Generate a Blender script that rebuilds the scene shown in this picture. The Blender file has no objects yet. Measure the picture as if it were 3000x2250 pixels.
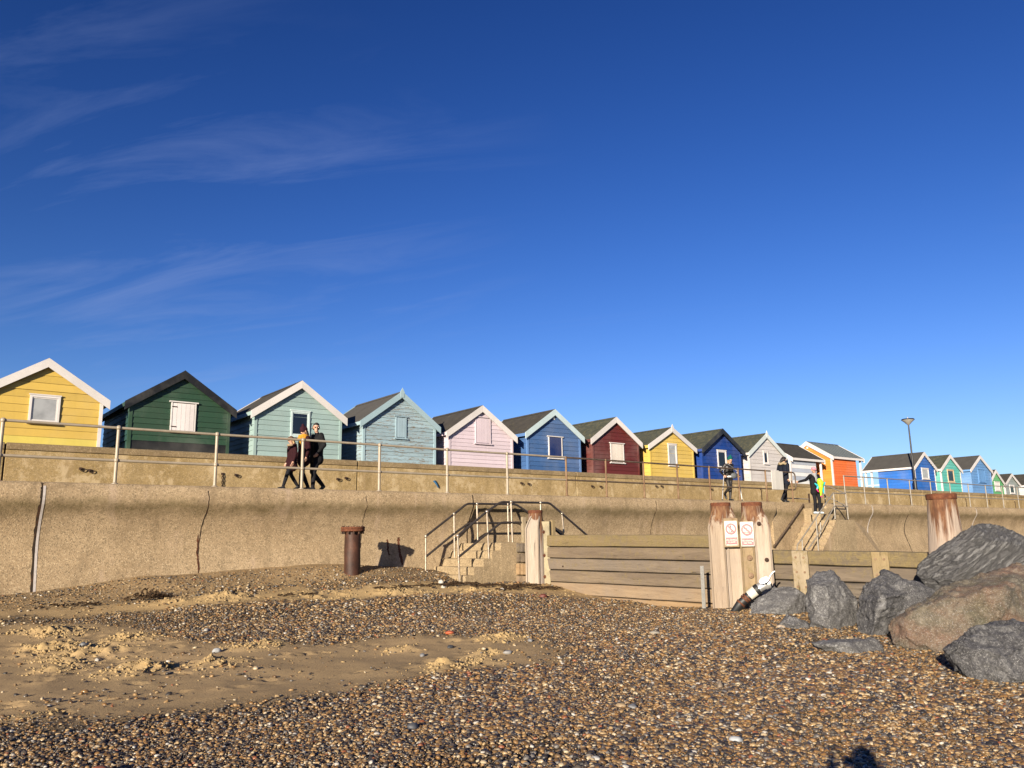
import bpy, bmesh, math, random
import numpy as np
from mathutils import Vector, Matrix, noise as mnoise

random.seed(7)
rng = np.random.default_rng(11)
scene = bpy.context.scene
COL = scene.collection

# ------------------------------------------------------------------ camera
# World: X runs along the sea wall, Y inland, Z up; the camera's eye is the origin.
FPX, CXP, CYP = 2348.8, 1500.0, 1125.0           # focal length and centre for a 3000 x 2250 frame
_p, _r, _h = math.radians(11.09), math.radians(1.013), math.radians(38.237)
F0 = np.array([math.sin(_h), math.cos(_h), 0.0]); R0 = np.array([math.cos(_h), -math.sin(_h), 0.0]); UZ = np.array([0, 0, 1.0])
CF = math.cos(_p) * F0 + math.sin(_p) * UZ
_u = -math.sin(_p) * F0 + math.cos(_p) * UZ
CR = math.cos(_r) * R0 - math.sin(_r) * _u
CU = math.sin(_r) * R0 + math.cos(_r) * _u

cam_d = bpy.data.cameras.new('camera'); cam = bpy.data.objects.new('camera', cam_d); COL.objects.link(cam)
cam_d.sensor_fit = 'HORIZONTAL'; cam_d.sensor_width = 36.0; cam_d.lens = 36.0 * FPX / 3000.0
cam_d.clip_start = 0.05; cam_d.clip_end = 6000.0
cam.matrix_world = Matrix(((CR[0], CU[0], -CF[0], 0), (CR[1], CU[1], -CF[1], 0), (CR[2], CU[2], -CF[2], 0), (0, 0, 0, 1)))
scene.camera = cam

# ------------------------------------------------------------------ light
SUN_TO = np.array([0.8403, 0.4853, -0.2270]); SUN_TO /= np.linalg.norm(SUN_TO)   # the way sunlight travels
sun_el = math.asin(-SUN_TO[2]); sun_az = math.atan2(-SUN_TO[0], -SUN_TO[1])    # azimuth clockwise from +Y
sd = bpy.data.lights.new('sun', 'SUN'); so = bpy.data.objects.new('sun', sd); COL.objects.link(so)
sd.energy = 5.0; sd.angle = math.radians(0.5); sd.color = (1.0, 0.88, 0.70)
so.rotation_euler = Vector(SUN_TO).to_track_quat('-Z', 'Y').to_euler(); so.location = (-30, -20, 20)

world = bpy.data.worlds.new('World'); scene.world = world; world.use_nodes = True
wt = world.node_tree; wt.nodes.clear()
def wn(t, **k):
    n = wt.nodes.new(t)
    for a, b in k.items(): setattr(n, a, b)
    return n
CL1, CL2 = (6.58, 8.23, 0), (0.34, 0.04, 1)
sky = wn('ShaderNodeTexSky', sky_type='NISHITA', sun_disc=False)
sky.sun_elevation = sun_el; sky.sun_rotation = sun_az % (2 * math.pi); sky.altitude = 0; sky.air_density = 1.0; sky.dust_density = 0.05; sky.ozone_density = 2.2
hs = wn('ShaderNodeHueSaturation'); hs.inputs['Hue'].default_value = 0.508; hs.inputs['Saturation'].default_value = 1.22; hs.inputs['Value'].default_value = 1.0
wt.links.new(sky.outputs[0], hs.inputs['Color'])
gm0 = wn('ShaderNodeGamma'); gm0.inputs[1].default_value = 1.58; wt.links.new(hs.outputs[0], gm0.inputs[0])
gm = wn('ShaderNodeVectorMath', operation='MULTIPLY'); gm.inputs[1].default_value = (0.49, 0.42, 0.475); wt.links.new(gm0.outputs[0], gm.inputs[0])   # the phone's deep, contrasty blue
_ad = wn('ShaderNodeVectorMath', operation='ADD'); _ad.inputs[1].default_value = (7.2, 14.0, 48.0); wt.links.new(gm.outputs[0], _ad.inputs[0])
_mu = wn('ShaderNodeVectorMath', operation='MULTIPLY'); _mu.inputs[1].default_value = (7.2, 14.0, 48.0); wt.links.new(gm.outputs[0], _mu.inputs[0])
gm = wn('ShaderNodeVectorMath', operation='DIVIDE'); wt.links.new(_mu.outputs[0], gm.inputs[0]); wt.links.new(_ad.outputs[0], gm.inputs[1])   # soft shoulder
# thin cirrus, everywhere on the dome: direction projected on a flat cloud layer
tc = wn('ShaderNodeTexCoord'); sx = wn('ShaderNodeSeparateXYZ'); wt.links.new(tc.outputs['Generated'], sx.inputs[0])
def wmath(op, a, b=None, clamp=False):
    n = wn('ShaderNodeMath', operation=op); n.use_clamp = clamp
    for i, v in enumerate((a, b)):
        if v is None: continue
        if isinstance(v, (int, float)): n.inputs[i].default_value = v
        else: wt.links.new(v, n.inputs[i])
    return n.outputs[0]
zz = wmath('ADD', wmath('MAXIMUM', sx.outputs[2], 0.0), 0.10)
cxn = wn('ShaderNodeCombineXYZ'); wt.links.new(wmath('DIVIDE', sx.outputs[0], zz), cxn.inputs[0]); wt.links.new(wmath('DIVIDE', sx.outputs[1], zz), cxn.inputs[1])
mp = wn('ShaderNodeMapping', vector_type='TEXTURE'); mp.inputs['Rotation'].default_value = (0, 0, math.radians(-56)); mp.inputs['Scale'].default_value = (1.6, 0.42, 1.0); mp.inputs['Location'].default_value = CL1
wt.links.new(cxn.outputs[0], mp.inputs[0])
n1 = wn('ShaderNodeTexNoise'); n1.inputs['Scale'].default_value = 1.5; n1.inputs['Detail'].default_value = 9; n1.inputs['Roughness'].default_value = 0.62; n1.inputs['Distortion'].default_value = 0.7
wt.links.new(mp.outputs[0], n1.inputs['Vector'])
n2 = wn('ShaderNodeTexNoise'); n2.inputs['Scale'].default_value = 0.42; n2.inputs['Detail'].default_value = 2
mp2 = wn('ShaderNodeMapping'); mp2.inputs['Location'].default_value = CL2; wt.links.new(cxn.outputs[0], mp2.inputs[0]); wt.links.new(mp2.outputs[0], n2.inputs['Vector'])
r1 = wn('ShaderNodeMapRange'); r1.inputs[1].default_value = 0.50; r1.inputs[2].default_value = 0.82; wt.links.new(n1.outputs[0], r1.inputs[0])
r2 = wn('ShaderNodeMapRange'); r2.inputs[1].default_value = 0.50; r2.inputs[2].default_value = 0.70; wt.links.new(n2.outputs[0], r2.inputs[0])
cf = wmath('MULTIPLY', wmath('MULTIPLY', r1.outputs[0], r2.outputs[0]), 0.32, True)
mx = wn('ShaderNodeMix', data_type='RGBA'); wt.links.new(cf, mx.inputs['Factor']); wt.links.new(gm.outputs[0], mx.inputs[6]); mx.inputs[7].default_value = (2.6, 3.3, 5.6, 1)
bg = wn('ShaderNodeBackground'); bg.inputs['Strength'].default_value = 0.0530; wt.links.new(mx.outputs[2], bg.inputs['Color'])
wo = wn('ShaderNodeOutputWorld'); wt.links.new(bg.outputs[0], wo.inputs['Surface'])

vs = scene.view_settings; vs.view_transform = 'Standard'; vs.look = 'None'; vs.gamma = 1.0; vs.use_curve_mapping = False; vs.exposure = 1.28
scene.render.resolution_x, scene.render.resolution_y = 1024, 768

# ------------------------------------------------------------------ helpers
def at(px, py, d=None, X=None, Y=None, Z=None):
    """the place in the world that the photograph shows at px, py: at a depth d or on a plane X=, Y= or Z="""
    v = CF + CR * (px - CXP) / FPX - CU * (py - CYP) / FPX
    k = d if d is not None else (X / v[0] if X is not None else (Y / v[1] if Y is not None else Z / v[2]))
    return Vector((v * k).tolist())

class MB:
    def __init__(s): s.v = []; s.f = []; s.m = []
    def add(s, vs, fs, m=0):
        o = len(s.v); s.v += [tuple(v) for v in vs]; s.f += [tuple(i + o for i in f) for f in fs]; s.m += [m] * len(fs); return s
    def box(s, a, b, m=0):
        x0, y0, z0 = a; x1, y1, z1 = b
        return s.add([(x0, y0, z0), (x1, y0, z0), (x1, y1, z0), (x0, y1, z0), (x0, y0, z1), (x1, y0, z1), (x1, y1, z1), (x0, y1, z1)],
                     [(0, 3, 2, 1), (4, 5, 6, 7), (0, 1, 5, 4), (1, 2, 6, 5), (2, 3, 7, 6), (3, 0, 4, 7)], m)
    def prism(s, poly, dvec, m=0):
        """poly: 3-D polygon, swept along dvec"""
        n = len(poly); d = Vector(dvec); P = [Vector(p) for p in poly]
        return s.add(P + [p + d for p in P], [tuple(range(n))[::-1], tuple(range(n, 2 * n))] + [(i, (i + 1) % n, (i + 1) % n + n, i + n) for i in range(n)], m)
    def loft(s, rings, cap=True, m=0, closed=True):
        n = len(rings[0]); vs = [p for r in rings for p in r]; fs = []
        for k in range(len(rings) - 1):
            for i in range(n if closed else n - 1):
                j = (i + 1) % n; fs.append((k * n + i, k * n + j, (k + 1) * n + j, (k + 1) * n + i))
        if cap: fs.append(tuple(range(n))[::-1]); fs.append(tuple(range((len(rings) - 1) * n, len(rings) * n)))
        return s.add(vs, fs, m)
    def tube(s, pts, r, n=10, m=0):
        P = [Vector(p) for p in pts]; rings = []; up = None
        for i, p in enumerate(P):
            t = ((P[min(i + 1, len(P) - 1)] - P[max(i - 1, 0)])).normalized()
            if up is None or abs(up.dot(t)) > .95: up = Vector((0, 0, 1)) if abs(t.z) < .9 else Vector((1, 0, 0))
            a = t.cross(up).normalized(); b = a.cross(t).normalized(); up = b
            rr = r[i] if isinstance(r, (list, tuple)) else r
            rings.append([p + (a * math.cos(2 * math.pi * k / n) + b * math.sin(2 * math.pi * k / n)) * rr for k in range(n)])
        return s.loft(rings, True, m)
    def lathe(s, prof, c=(0, 0, 0), n=20, m=0):
        c = Vector(c)
        return s.loft([[c + Vector((r * math.cos(2 * math.pi * k / n), r * math.sin(2 * math.pi * k / n), z)) for k in range(n)] for r, z in prof], True, m)
    def ball(s, c, r, n=10, q=6, sc=(1, 1, 1), m=0):
        c = Vector(c); rings = []
        for i in range(q + 1):
            a = -math.pi / 2 + math.pi * (i + .02 if i == 0 else (i - .02 if i == q else i)) / q
            rings.append([c + Vector((r * sc[0] * math.cos(a) * math.cos(2 * math.pi * k / n), r * sc[1] * math.cos(a) * math.sin(2 * math.pi * k / n), r * sc[2] * math.sin(a))) for k in range(n)])
        return s.loft(rings, True, m)
    def mesh(s, name, mats, smooth=False):
        me = bpy.data.meshes.new(name); me.from_pydata([tuple(v) for v in s.v], [], s.f)
        for mm in (mats if isinstance(mats, (list, tuple)) else [mats]): me.materials.append(mm)
        if any(s.m): me.polygons.foreach_set('material_index', s.m)
        bm = bmesh.new(); bm.from_mesh(me); bmesh.ops.recalc_face_normals(bm, faces=bm.faces); bm.to_mesh(me); bm.free()
        if smooth:
            me.polygons.foreach_set('use_smooth', [True] * len(me.polygons))
            me.set_sharp_from_angle(angle=math.radians(40))
        me.update(); return me
    def build(s, name, mats, parent=None, smooth=False):
        return link(name, s.mesh(name, mats, smooth), parent)

def link(name, me, parent=None, loc=None):
    o = bpy.data.objects.new(name, me); COL.objects.link(o)
    if parent is not None: o.parent = parent
    if loc is not None: o.location = loc
    return o
def tag(o, label=None, cat=None, group=None, kind=None):
    if label: o['label'] = label
    if cat: o['category'] = cat
    if group: o['group'] = group
    if kind: o['kind'] = kind
    return o
def thing(name, label, cat, loc=(0, 0, 0), rz=0.0, group=None):
    o = bpy.data.objects.new(name, None); COL.objects.link(o); o.location = loc; o.rotation_euler = (0, 0, rz); o.empty_display_size = .2
    return tag(o, label, cat, group)
def rel(root, pts):
    """world points into the frame of an unrotated root"""
    l = root.location; return [Vector(p) - l for p in pts]
def bevel(o, w, seg=2):
    b = o.modifiers.new('bevel', 'BEVEL'); b.width = w; b.segments = seg; b.limit_method = 'ANGLE'; b.angle_limit = math.radians(35); return o

# ------------------------------------------------------------------ materials
ALB = 0.70      # overall level of the base colours
class NT:
    def __init__(s, name):
        s.mat = bpy.data.materials.new(name); s.mat.use_nodes = True; s.t = s.mat.node_tree
        s.b = s.t.nodes['Principled BSDF']; s.pos = s.node('ShaderNodeNewGeometry').outputs['Position']
    def node(s, t, **k):
        n = s.t.nodes.new(t)
        for a, b in k.items(): setattr(n, a, b)
        return n
    def put(s, sock, v):
        if isinstance(v, (int, float)): sock.default_value = v
        elif isinstance(v, (tuple, list)): sock.default_value = tuple(v) + ((1,) if len(v) == 3 and sock.type == 'RGBA' else ())
        else: s.t.links.new(v, sock)
    def noise(s, scale, detail=4, rough=.55, stretch=None, dist=0.0, vec=None, off=None, out=0):
        n = s.node('ShaderNodeTexNoise'); n.inputs['Scale'].default_value = scale; n.inputs['Detail'].default_value = detail; n.inputs['Roughness'].default_value = rough; n.inputs['Distortion'].default_value = dist
        v = vec or s.pos
        if stretch or off:
            m = s.node('ShaderNodeMapping'); s.t.links.new(v, m.inputs[0])
            if stretch: m.inputs['Scale'].default_value = stretch
            if off is not None:
                if isinstance(off, tuple): m.inputs['Location'].default_value = off
                else: s.t.links.new(off, m.inputs['Location'])
            v = m.outputs[0]
        s.t.links.new(v, n.inputs['Vector']); return n.outputs[out]
    def voro(s, scale, out='Distance', stretch=None, feature='F1'):
        n = s.node('ShaderNodeTexVoronoi', feature=feature); n.inputs['Scale'].default_value = scale; v = s.pos
        if stretch:
            m = s.node('ShaderNodeMapping'); s.t.links.new(v, m.inputs[0]); m.inputs['Scale'].default_value = stretch; v = m.outputs[0]
        s.t.links.new(v, n.inputs['Vector']); return n.outputs[out]
    def rng(s, v, a, b, c=0.0, d=1.0):
        n = s.node('ShaderNodeMapRange'); s.put(n.inputs[0], v)
        for i, x in enumerate((a, b, c, d)): n.inputs[i + 1].default_value = x
        return n.outputs[0]
    def math(s, op, a, b=0.0, clamp=False):
        n = s.node('ShaderNodeMath', operation=op); n.use_clamp = clamp; s.put(n.inputs[0], a); s.put(n.inputs[1], b); return n.outputs[0]
    def mix(s, f, a, b, mode='MIX'):
        n = s.node('ShaderNodeMix', data_type='RGBA', blend_type=mode); s.put(n.inputs['Factor'], f); s.put(n.inputs[6], a); s.put(n.inputs[7], b); return n.outputs[2]
    def ramp(s, v, stops, interp='LINEAR'):
        n = s.node('ShaderNodeValToRGB'); n.color_ramp.interpolation = interp; e = n.color_ramp.elements
        while len(e) < len(stops): e.new(.5)
        for x, (p, c) in zip(e, stops): x.position = p; x.color = tuple(c) + (1,)
        s.put(n.inputs[0], v); return n.outputs[0]
    def xyz(s, i): 
        n = s.node('ShaderNodeSeparateXYZ'); s.t.links.new(s.pos, n.inputs[0]); return n.outputs[i]
    def objrand(s): return s.node('ShaderNodeObjectInfo').outputs['Random']
    def bump(s, h, strength=.3, dist=.02):
        n = s.node('ShaderNodeBump'); n.inputs['Strength'].default_value = strength; n.inputs['Distance'].default_value = dist; s.put(n.inputs['Height'], h)
        s.t.links.new(n.outputs[0], s.b.inputs['Normal'])
    def done(s, col, rough=.7, metal=0.0, spec=None):
        if metal < .3: col = s.mix(1.0, col, (ALB, ALB, ALB), 'MULTIPLY')
        s.put(s.b.inputs['Base Color'], col); s.put(s.b.inputs['Roughness'], rough); s.b.inputs['Metallic'].default_value = metal
        if spec is not None: s.b.inputs['Specular IOR Level'].default_value = spec
        return s.mat
_cache = {}
def scl(c, k): return tuple(x * k for x in c)
def paint(c, wear=0.10, name='paint', rough=.55):
    """weathered gloss paint on boards"""
    key = (c, wear, name)
    if key in _cache: return _cache[key]
    m = NT(name)
    f = m.rng(m.noise(1.7, 5, .6), .35, .7)
    col = m.mix(f, c, scl(c, .86))
    grime = m.rng(m.noise(9, 6, .7, (1, 1, .35)), .55, .8, 0, .14)
    col = m.mix(grime, col, (.16, .13, .10))
    run = m.rng(m.noise(7, 5, .6, (1, 1, .09), 0, None, (3, 1, 0)),   .56, .74, 0, .16); col = m.mix(run, col, scl(c, .55))
    fade = m.rng(m.noise(.8, 4, .6, None, 0, None, (7, 2, 5)), .45, .7, 0, .22); col = m.mix(fade, col, m.mix(.5, c, (.55, .52, .48)))
    g = m.math('SUBTRACT', m.objrand(), .5)
    hv = m.node('ShaderNodeHueSaturation'); m.put(hv.inputs['Color'], col); m.put(hv.inputs['Value'], m.math('ADD', m.math('MULTIPLY', g, .17), 1.0)); col = hv.outputs[0]
    if wear > 0.02:
        w = m.rng(m.noise(14, 8, .75, (.35, .35, 2.2)), .76 - wear * 1.5, .80 - wear * 1.5)
        col = m.mix(m.math('MULTIPLY', w, .9), col, m.mix(m.noise(30, 3, .5, (1, 1, 6)), (.10, .08, .06), (.32, .26, .19)))
    m.bump(m.noise(22, 5, .6, (.25, .25, 3)), .25, .006)
    _cache[key] = m.done(col, m.rng(f, 0, 1, rough - .08, rough + .12)); return _cache[key]
def plain(name, c, rough=.6, metal=0.0, var=.15, scale=12, bump=.1, spec=None):
    key = ('plain', name, c)
    if key in _cache: return _cache[key]
    m = NT(name); f = m.noise(scale, 5, .6)
    col = m.mix(m.rng(f, .3, .7), scl(c, 1 + var), scl(c, 1 - var)); m.bump(f, bump, .01)
    _cache[key] = m.done(col, rough, metal, spec if spec is not None else (.12 if rough >= .79 else None)); return _cache[key]

def mat_concrete(name, a, b, agg=.5, algae_shade=None, streak=.4, patch=None):
    m = NT(name)
    big = m.noise(.55, 6, .62); fine = m.noise(9, 8, .7)
    col = m.mix(m.rng(big, .36, .66), a, b)
    col = m.mix(m.rng(fine, .42, .74, 0, .5), col, scl(b, .62))
    vo = m.voro(46, 'Color'); sp = m.node('ShaderNodeSeparateColor'); m.t.links.new(vo, sp.inputs[0])
    col = m.mix(m.math('MULTIPLY', m.rng(sp.outputs[0], .76, .86), agg * .8), col, (.68, .53, .34))
    col = m.mix(m.math('MULTIPLY', m.rng(sp.outputs[1], .80, .88), agg), col, (.11, .085, .055))
    st = m.rng(m.noise(3.2, 6, .65, (1, 1, .10)), .52, .72, 0, streak)
    col = m.mix(st, col, scl(b, .52))
    pl_ = m.rng(m.noise(2.1, 5, .6, (1, 1, .07), .3, None, (4, 4, 2)), .58, .72, 0, streak * .9); col = m.mix(pl_, col, (a[0] * 1.12, a[1] * 1.13, a[2] * 1.35))
    dk = m.rng(m.noise(.9, 7, .7, (1, 1, 1.6), .6, None, (5, 2, 9)), .52, .68, 0, .42); col = m.mix(dk, col, scl(b, .60))
    if patch:
        col = m.mix(m.rng(m.noise(1.6, 9, .78, (1, 1, .8)), .53, .60, 0, .6), col, patch)
    if algae_shade:  # band under the lip: algae stain plus the overhang's shade put into the colour
        z = m.math('ADD', m.xyz(2), m.math('MULTIPLY', m.math('SUBTRACT', m.noise(1.1, 5, .65), .5), .55))
        up = m.rng(z, algae_shade[0], algae_shade[1]); dn = m.rng(z, algae_shade[2], algae_shade[3], 1, 0)
        al = m.math('MULTIPLY', m.math('MULTIPLY', up, dn), m.rng(m.noise(5, 7, .75), .30, .62, .15, .75))
        col = m.mix(al, col, (.14, .105, .045))
    h = m.math('ADD', m.math('MULTIPLY', m.voro(46), .7 * agg + .1), m.math('MULTIPLY', fine, .6))
    m.bump(h, .6, .016)
    return m.done(col, .9, 0, .2)
M_WALL = mat_concrete('sea_wall_concrete', (.47, .35, .215), (.355, .255, .15), .5, (.62, .86, .90, 1.06), .55)
M_PARA = mat_concrete('parapet_concrete', (.44, .32, .16), (.33, .23, .10), .35, None, .45, (.60, .47, .29))
M_COPE = mat_concrete('coping_concrete', (.33, .245, .135), (.24, .17, .09), .3, None, .5)
M_STEP = mat_concrete('step_concrete', (.42, .32, .195), (.33, .245, .145), .45, None, .3)
M_PROM = mat_concrete('promenade_concrete', (.40, .33, .24), (.33, .27, .19), .3)
M_TERR = mat_concrete('terrace_concrete', (.36, .30, .22), (.30, .24, .17), .3)

def mat_timber(name, a, b, grain=(1, .06, 1), algae_shade=0.0, rust=None, dark=.5):
    m = NT(name)
    r = m.objrand()
    cx = m.node('ShaderNodeCombineXYZ'); m.put(cx.inputs[0], m.math('MULTIPLY', r, 17)); m.put(cx.inputs[2], m.math('MULTIPLY', r, 31))
    g1 = m.noise(5.5, 7, .62, grain, .8, None, cx.outputs[0]); g2 = m.noise(38, 4, .6, grain, 0, None, cx.outputs[0]); big = m.noise(1.1, 4, .6, None, 0, None, cx.outputs[0])
    col = m.mix(m.rng(g1, .32, .68), a, b)
    col = m.mix(m.rng(g2, .55, .75, 0, dark), col, scl(b, .45))
    col = m.mix(m.rng(big, .45, .75, 0, .5), col, scl((.30, .25, .21), max(.55, a[0] / .46)))
    hv = m.node('ShaderNodeHueSaturation'); m.put(hv.inputs['Color'], col); m.put(hv.inputs['Value'], m.rng(r, 0, 1, .82, 1.14)); m.put(hv.inputs['Saturation'], m.rng(m.math('FRACT', m.math('MULTIPLY', r, 7.3)), 0, 1, .75, 1.1)); col = hv.outputs[0]
    if algae_shade:
        al = m.rng(m.noise(7, 8, .75), .56 - algae_shade * .2, .72 - algae_shade * .2, 0, .85); col = m.mix(al, col, m.mix(m.noise(40, 2), (.105, .080, .035), (.33, .25, .115)))
    if rust:
        z = m.xyz(2); f = m.rng(z, rust[0], rust[1])
        st = m.math('ADD', m.math('MULTIPLY', m.noise(13.0, 5, .6, (1, 1, .045), .25), .75), m.math('MULTIPLY', m.noise(4.0, 3, .5, (1, 1, .15)), .25))
        k = m.math('MULTIPLY', m.rng(m.math('ADD', st, m.math('MULTIPLY', f, .30)), .63, .74), m.rng(f, 0, .45))
        col = m.mix(m.math('MULTIPLY', k, .95), col, m.ramp(m.noise(11, 5, .6, (1, 1, .3)), [(.3, (.055, .022, .012)), (.52, (.15, .060, .025)), (.72, (.30, .175, .085))]))
    crk = m.rng(m.noise(9, 6, .7, (grain[0] * 1.4, grain[1] * 1.2, grain[2] * 1.4), .3, None, cx.outputs[0]), .36, .30, 0, .8)
    col = m.mix(crk, col, scl(b, .22))
    m.bump(m.math('SUBTRACT', m.math('ADD', g2, m.math('MULTIPLY', g1, .8)), m.math('MULTIPLY', crk, 1.2)), .7, .014)
    return m.done(col, .85, 0, .25)
M_PLANK = mat_timber('groyne_plank', (.235, .18, .125), (.14, .105, .075), (1, .07, 1.3), .12)
M_PLANK_MOSS = mat_timber('lichened_plank', (.25, .185, .10), (.155, .115, .065), (1, .07, 1.3), .75)
M_PLANK_FRESH = mat_timber('fresh_plank', (.44, .285, .135), (.32, .195, .09), (1, .07, 1.3), 0, None, .3)
M_BAULK = mat_timber('pile_timber', (.44, .36, .285), (.32, .25, .19), (1.6, 1.6, .10), 0, (-.1, .72), .45)
M_BAULK1 = mat_timber('pile_timber_pale', (.46, .38, .30), (.34, .27, .205), (1.6, 1.6, .10), 0, (.45, .95), .5)
M_BAULK2 = mat_timber('pile_timber_dark', (.36, .26, .15), (.24, .17, .10), (1.6, 1.6, .10), .30, (.0, .75), .6)
M_UPRIGHT = mat_timber('upright_timber', (.38, .285, .15), (.29, .21, .11), (1.6, 1.6, .12), .3, None, .35)
M_PILE4 = mat_timber('rust_streaked_pile', (.44, .36, .30), (.33, .26, .21), (1.6, 1.6, .10), 0, (-.5, .62), .4)

def mat_rust(name, cols, scale=9, stretch=None, rough=.85):
    m = NT(name); f = m.noise(scale, 8, .7, stretch)
    col = m.ramp(f, [(.28, cols[0]), (.5, cols[1]), (.72, cols[2])]); m.bump(m.noise(scale * 3, 6, .7), .6, .012)
    return m.done(col, rough, 0, .3)
M_RUST = mat_rust('rusty_iron', ((.035, .014, .009), (.10, .032, .014), (.19, .075, .032)))
M_RUSTCAP = mat_rust('rusty_cap', ((.055, .018, .010), (.13, .042, .018), (.22, .085, .035)), 14)
M_RUSTPOST = mat_rust('rusty_post', ((.085, .040, .020), (.20, .115, .06), (.30, .205, .125)), 5, (1, 1, .35), .6)
M_IRONDARK = mat_rust('dark_iron', ((.02, .012, .009), (.045, .024, .016), (.09, .045, .025)), 20)
M_RAILBEIGE = plain('railing_paint', (.36, .30, .225), .45, 0, .12, 7, .15)
M_RAILDARK = mat_rust('weathered_tube', ((.060, .042, .030), (.115, .082, .058), (.17, .125, .09)), 6, None, .45)
M_RAILGREY = plain('grey_rail', (.28, .245, .20), .45, .1, .15, 8, .12)
M_GALV = plain('galvanised_steel', (.55, .54, .52), .38, .75, .2, 15, .12)
M_HANDRAIL = plain('dark_handrail', (.060, .050, .045), .35, .55, .3, 9, .1)
M_HANDPOST = plain('worn_steel_post', (.34, .28, .22), .32, .6, .3, 9, .1)
M_STEELPLATE = mat_rust('steel_plate', ((.16, .13, .075), (.31, .255, .15), (.40, .33, .20)), 3, None, .5)
M_WHITE = paint((.78, .76, .74), .05, 'white_paint')
M_ROOFDARK = None
def mat_felt(name, a, b, lichen=.2):
    m = NT(name); f = m.noise(2.5, 6, .7); g = m.noise(60, 3, .6)
    col = m.mix(m.rng(f, .35, .7), a, b); col = m.mix(m.rng(m.noise(6, 8, .8), .64 - lichen * .3, .80 - lichen * .3, 0, .7), col, (.20, .17, .08)); m.bump(g, .35, .008)
    return m.done(col, .92, 0, .2)
M_FELT = mat_felt('roof_felt', (.066, .060, .052), (.042, .038, .033), .3)
M_FELTG = mat_felt('roof_felt_green', (.075, .080, .062), (.045, .050, .038), .45)
M_FELTGREY = mat_felt('roof_felt_grey', (.088, .083, .076), (.066, .062, .058), .05)
M_METALROOF = plain('metal_roof_sheet', (.12, .135, .13), .4, .3, .1, 3, .05)
def mat_glass(name, c, rough=.06):
    m = NT(name); col = m.mix(m.rng(m.noise(3, 3), .4, .7), c, scl(c, .7)); return m.done(col, rough, 0, .6)
M_GLASSDARK = mat_glass('dark_pane', (.012, .016, .028))
M_GLASSNET = mat_glass('curtained_pane', (.40, .41, .42), .25)
M_BLACK = plain('black_paint', (.012, .012, .013), .5, 0, .3, 10, .1)
# ------------------------------------------------------------------ the beach
CTRL = np.array([
 (0,0,-1.56),(3,-3,-1.66),(-5,3,-1.60),(-12,0,-1.7),(6,3,-1.52),(9,4,-1.45),(13,3,-1.42),(13,9,-1.30),(13.4,12,-1.43),(13.8,16,-1.12),(13.6,14,-1.36),(13.0,13.2,-1.34),
 (12.4,16.4,-1.0),(12,17,-.97),(11.2,17.4,-.80),(11,18.3,-.62),(8.6,18.3,-.52),(6.4,18.3,-.60),(4.5,18.3,-.68),(2.5,18.3,-.84),(0,18.3,-1.0),(-5,18.3,-1.15),(-12,18.3,-1.25),
 (9.6,17.5,-.70),(8.6,17.4,-.78),(6,17.5,-.86),(4,17.5,-.97),(8,16.6,-1.06),(4,16.6,-1.15),(10.8,16.3,-1.04),(0,16,-1.25),(-6,15,-1.35),(6,15.2,-1.17),(3.6,16,-1.22),(9,14.6,-1.18),(11,13.6,-1.19),
 (6,14.2,-1.31),(9,13.4,-1.31),(11,12.4,-1.33),(4,12,-1.42),(8,11,-1.39),(1,10,-1.47),(-5,10,-1.5),(4,8,-1.50),(8,8,-1.44),(11,10,-1.34),(10,6.4,-1.40),
 (20,17,-1.3),(20,8,-1.5),(20,0,-1.7),(34,17,-1.5),(34,5,-1.8),(60,17,-1.7),(60,0,-2.1),(-30,17,-1.5),(-30,0,-2.0),(0,-12,-2.0),(15,-12,-2.1),(-15,-12,-2.1),(40,-12,-2.5),
 (0,-30,-3.4),(-60,-30,-3.4),(60,-30,-3.4),(-300,17,-1.7),(300,17,-1.9),(-300,-30,-3.4),(300,-30,-3.4),(-900,17,-1.8),(900,17,-1.9),(-900,-30,-3.4),(900,-30,-3.4)], float)
def _rbf():
    P = CTRL[:, :2]; D = np.linalg.norm(P[:, None] - P[None], axis=2); n = len(P)
    A = np.zeros((n + 1, n + 1)); A[:n, :n] = np.sqrt(D * D + .16); A[:n, n] = 1; A[n, :n] = 1
    return np.linalg.solve(A, np.append(CTRL[:, 2], 0))
_W = _rbf()
def vnoise(x, y, s, seed=0):
    """value noise on arrays"""
    x = x * s + seed * 13.7; y = y * s + seed * 7.1; xi = np.floor(x).astype(np.int64); yi = np.floor(y).astype(np.int64); u = x - xi; v = y - yi
    u = u * u * (3 - 2 * u); v = v * v * (3 - 2 * v)
    def h(a, b):
        n = (a * 374761393 + b * 668265263 + seed * 982451653) & 0x7fffffff
        n = ((n ^ (n >> 13)) * 1274126177) & 0x7fffffff
        return ((n ^ (n >> 16)) & 0xffff) / 65535.0
    return (h(xi, yi) * (1 - u) + h(xi + 1, yi) * u) * (1 - v) + (h(xi, yi + 1) * (1 - u) + h(xi + 1, yi + 1) * u) * v
def fbm(x, y, s, o=4, seed=0):
    r = 0; a = .5
    for k in range(o): r = r + a * vnoise(x, y, s * 2 ** k, seed + k); a *= .5
    return r
def inpoly(x, y, poly):
    c = np.zeros(x.shape, bool); j = len(poly) - 1
    for i in range(len(poly)):
        xi, yi = poly[i]; xj, yj = poly[j]
        c ^= ((yi > y) != (yj > y)) & (x < (xj - xi) * (y - yi) / (yj - yi + 1e-12) + xi); j = i
    return c
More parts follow.
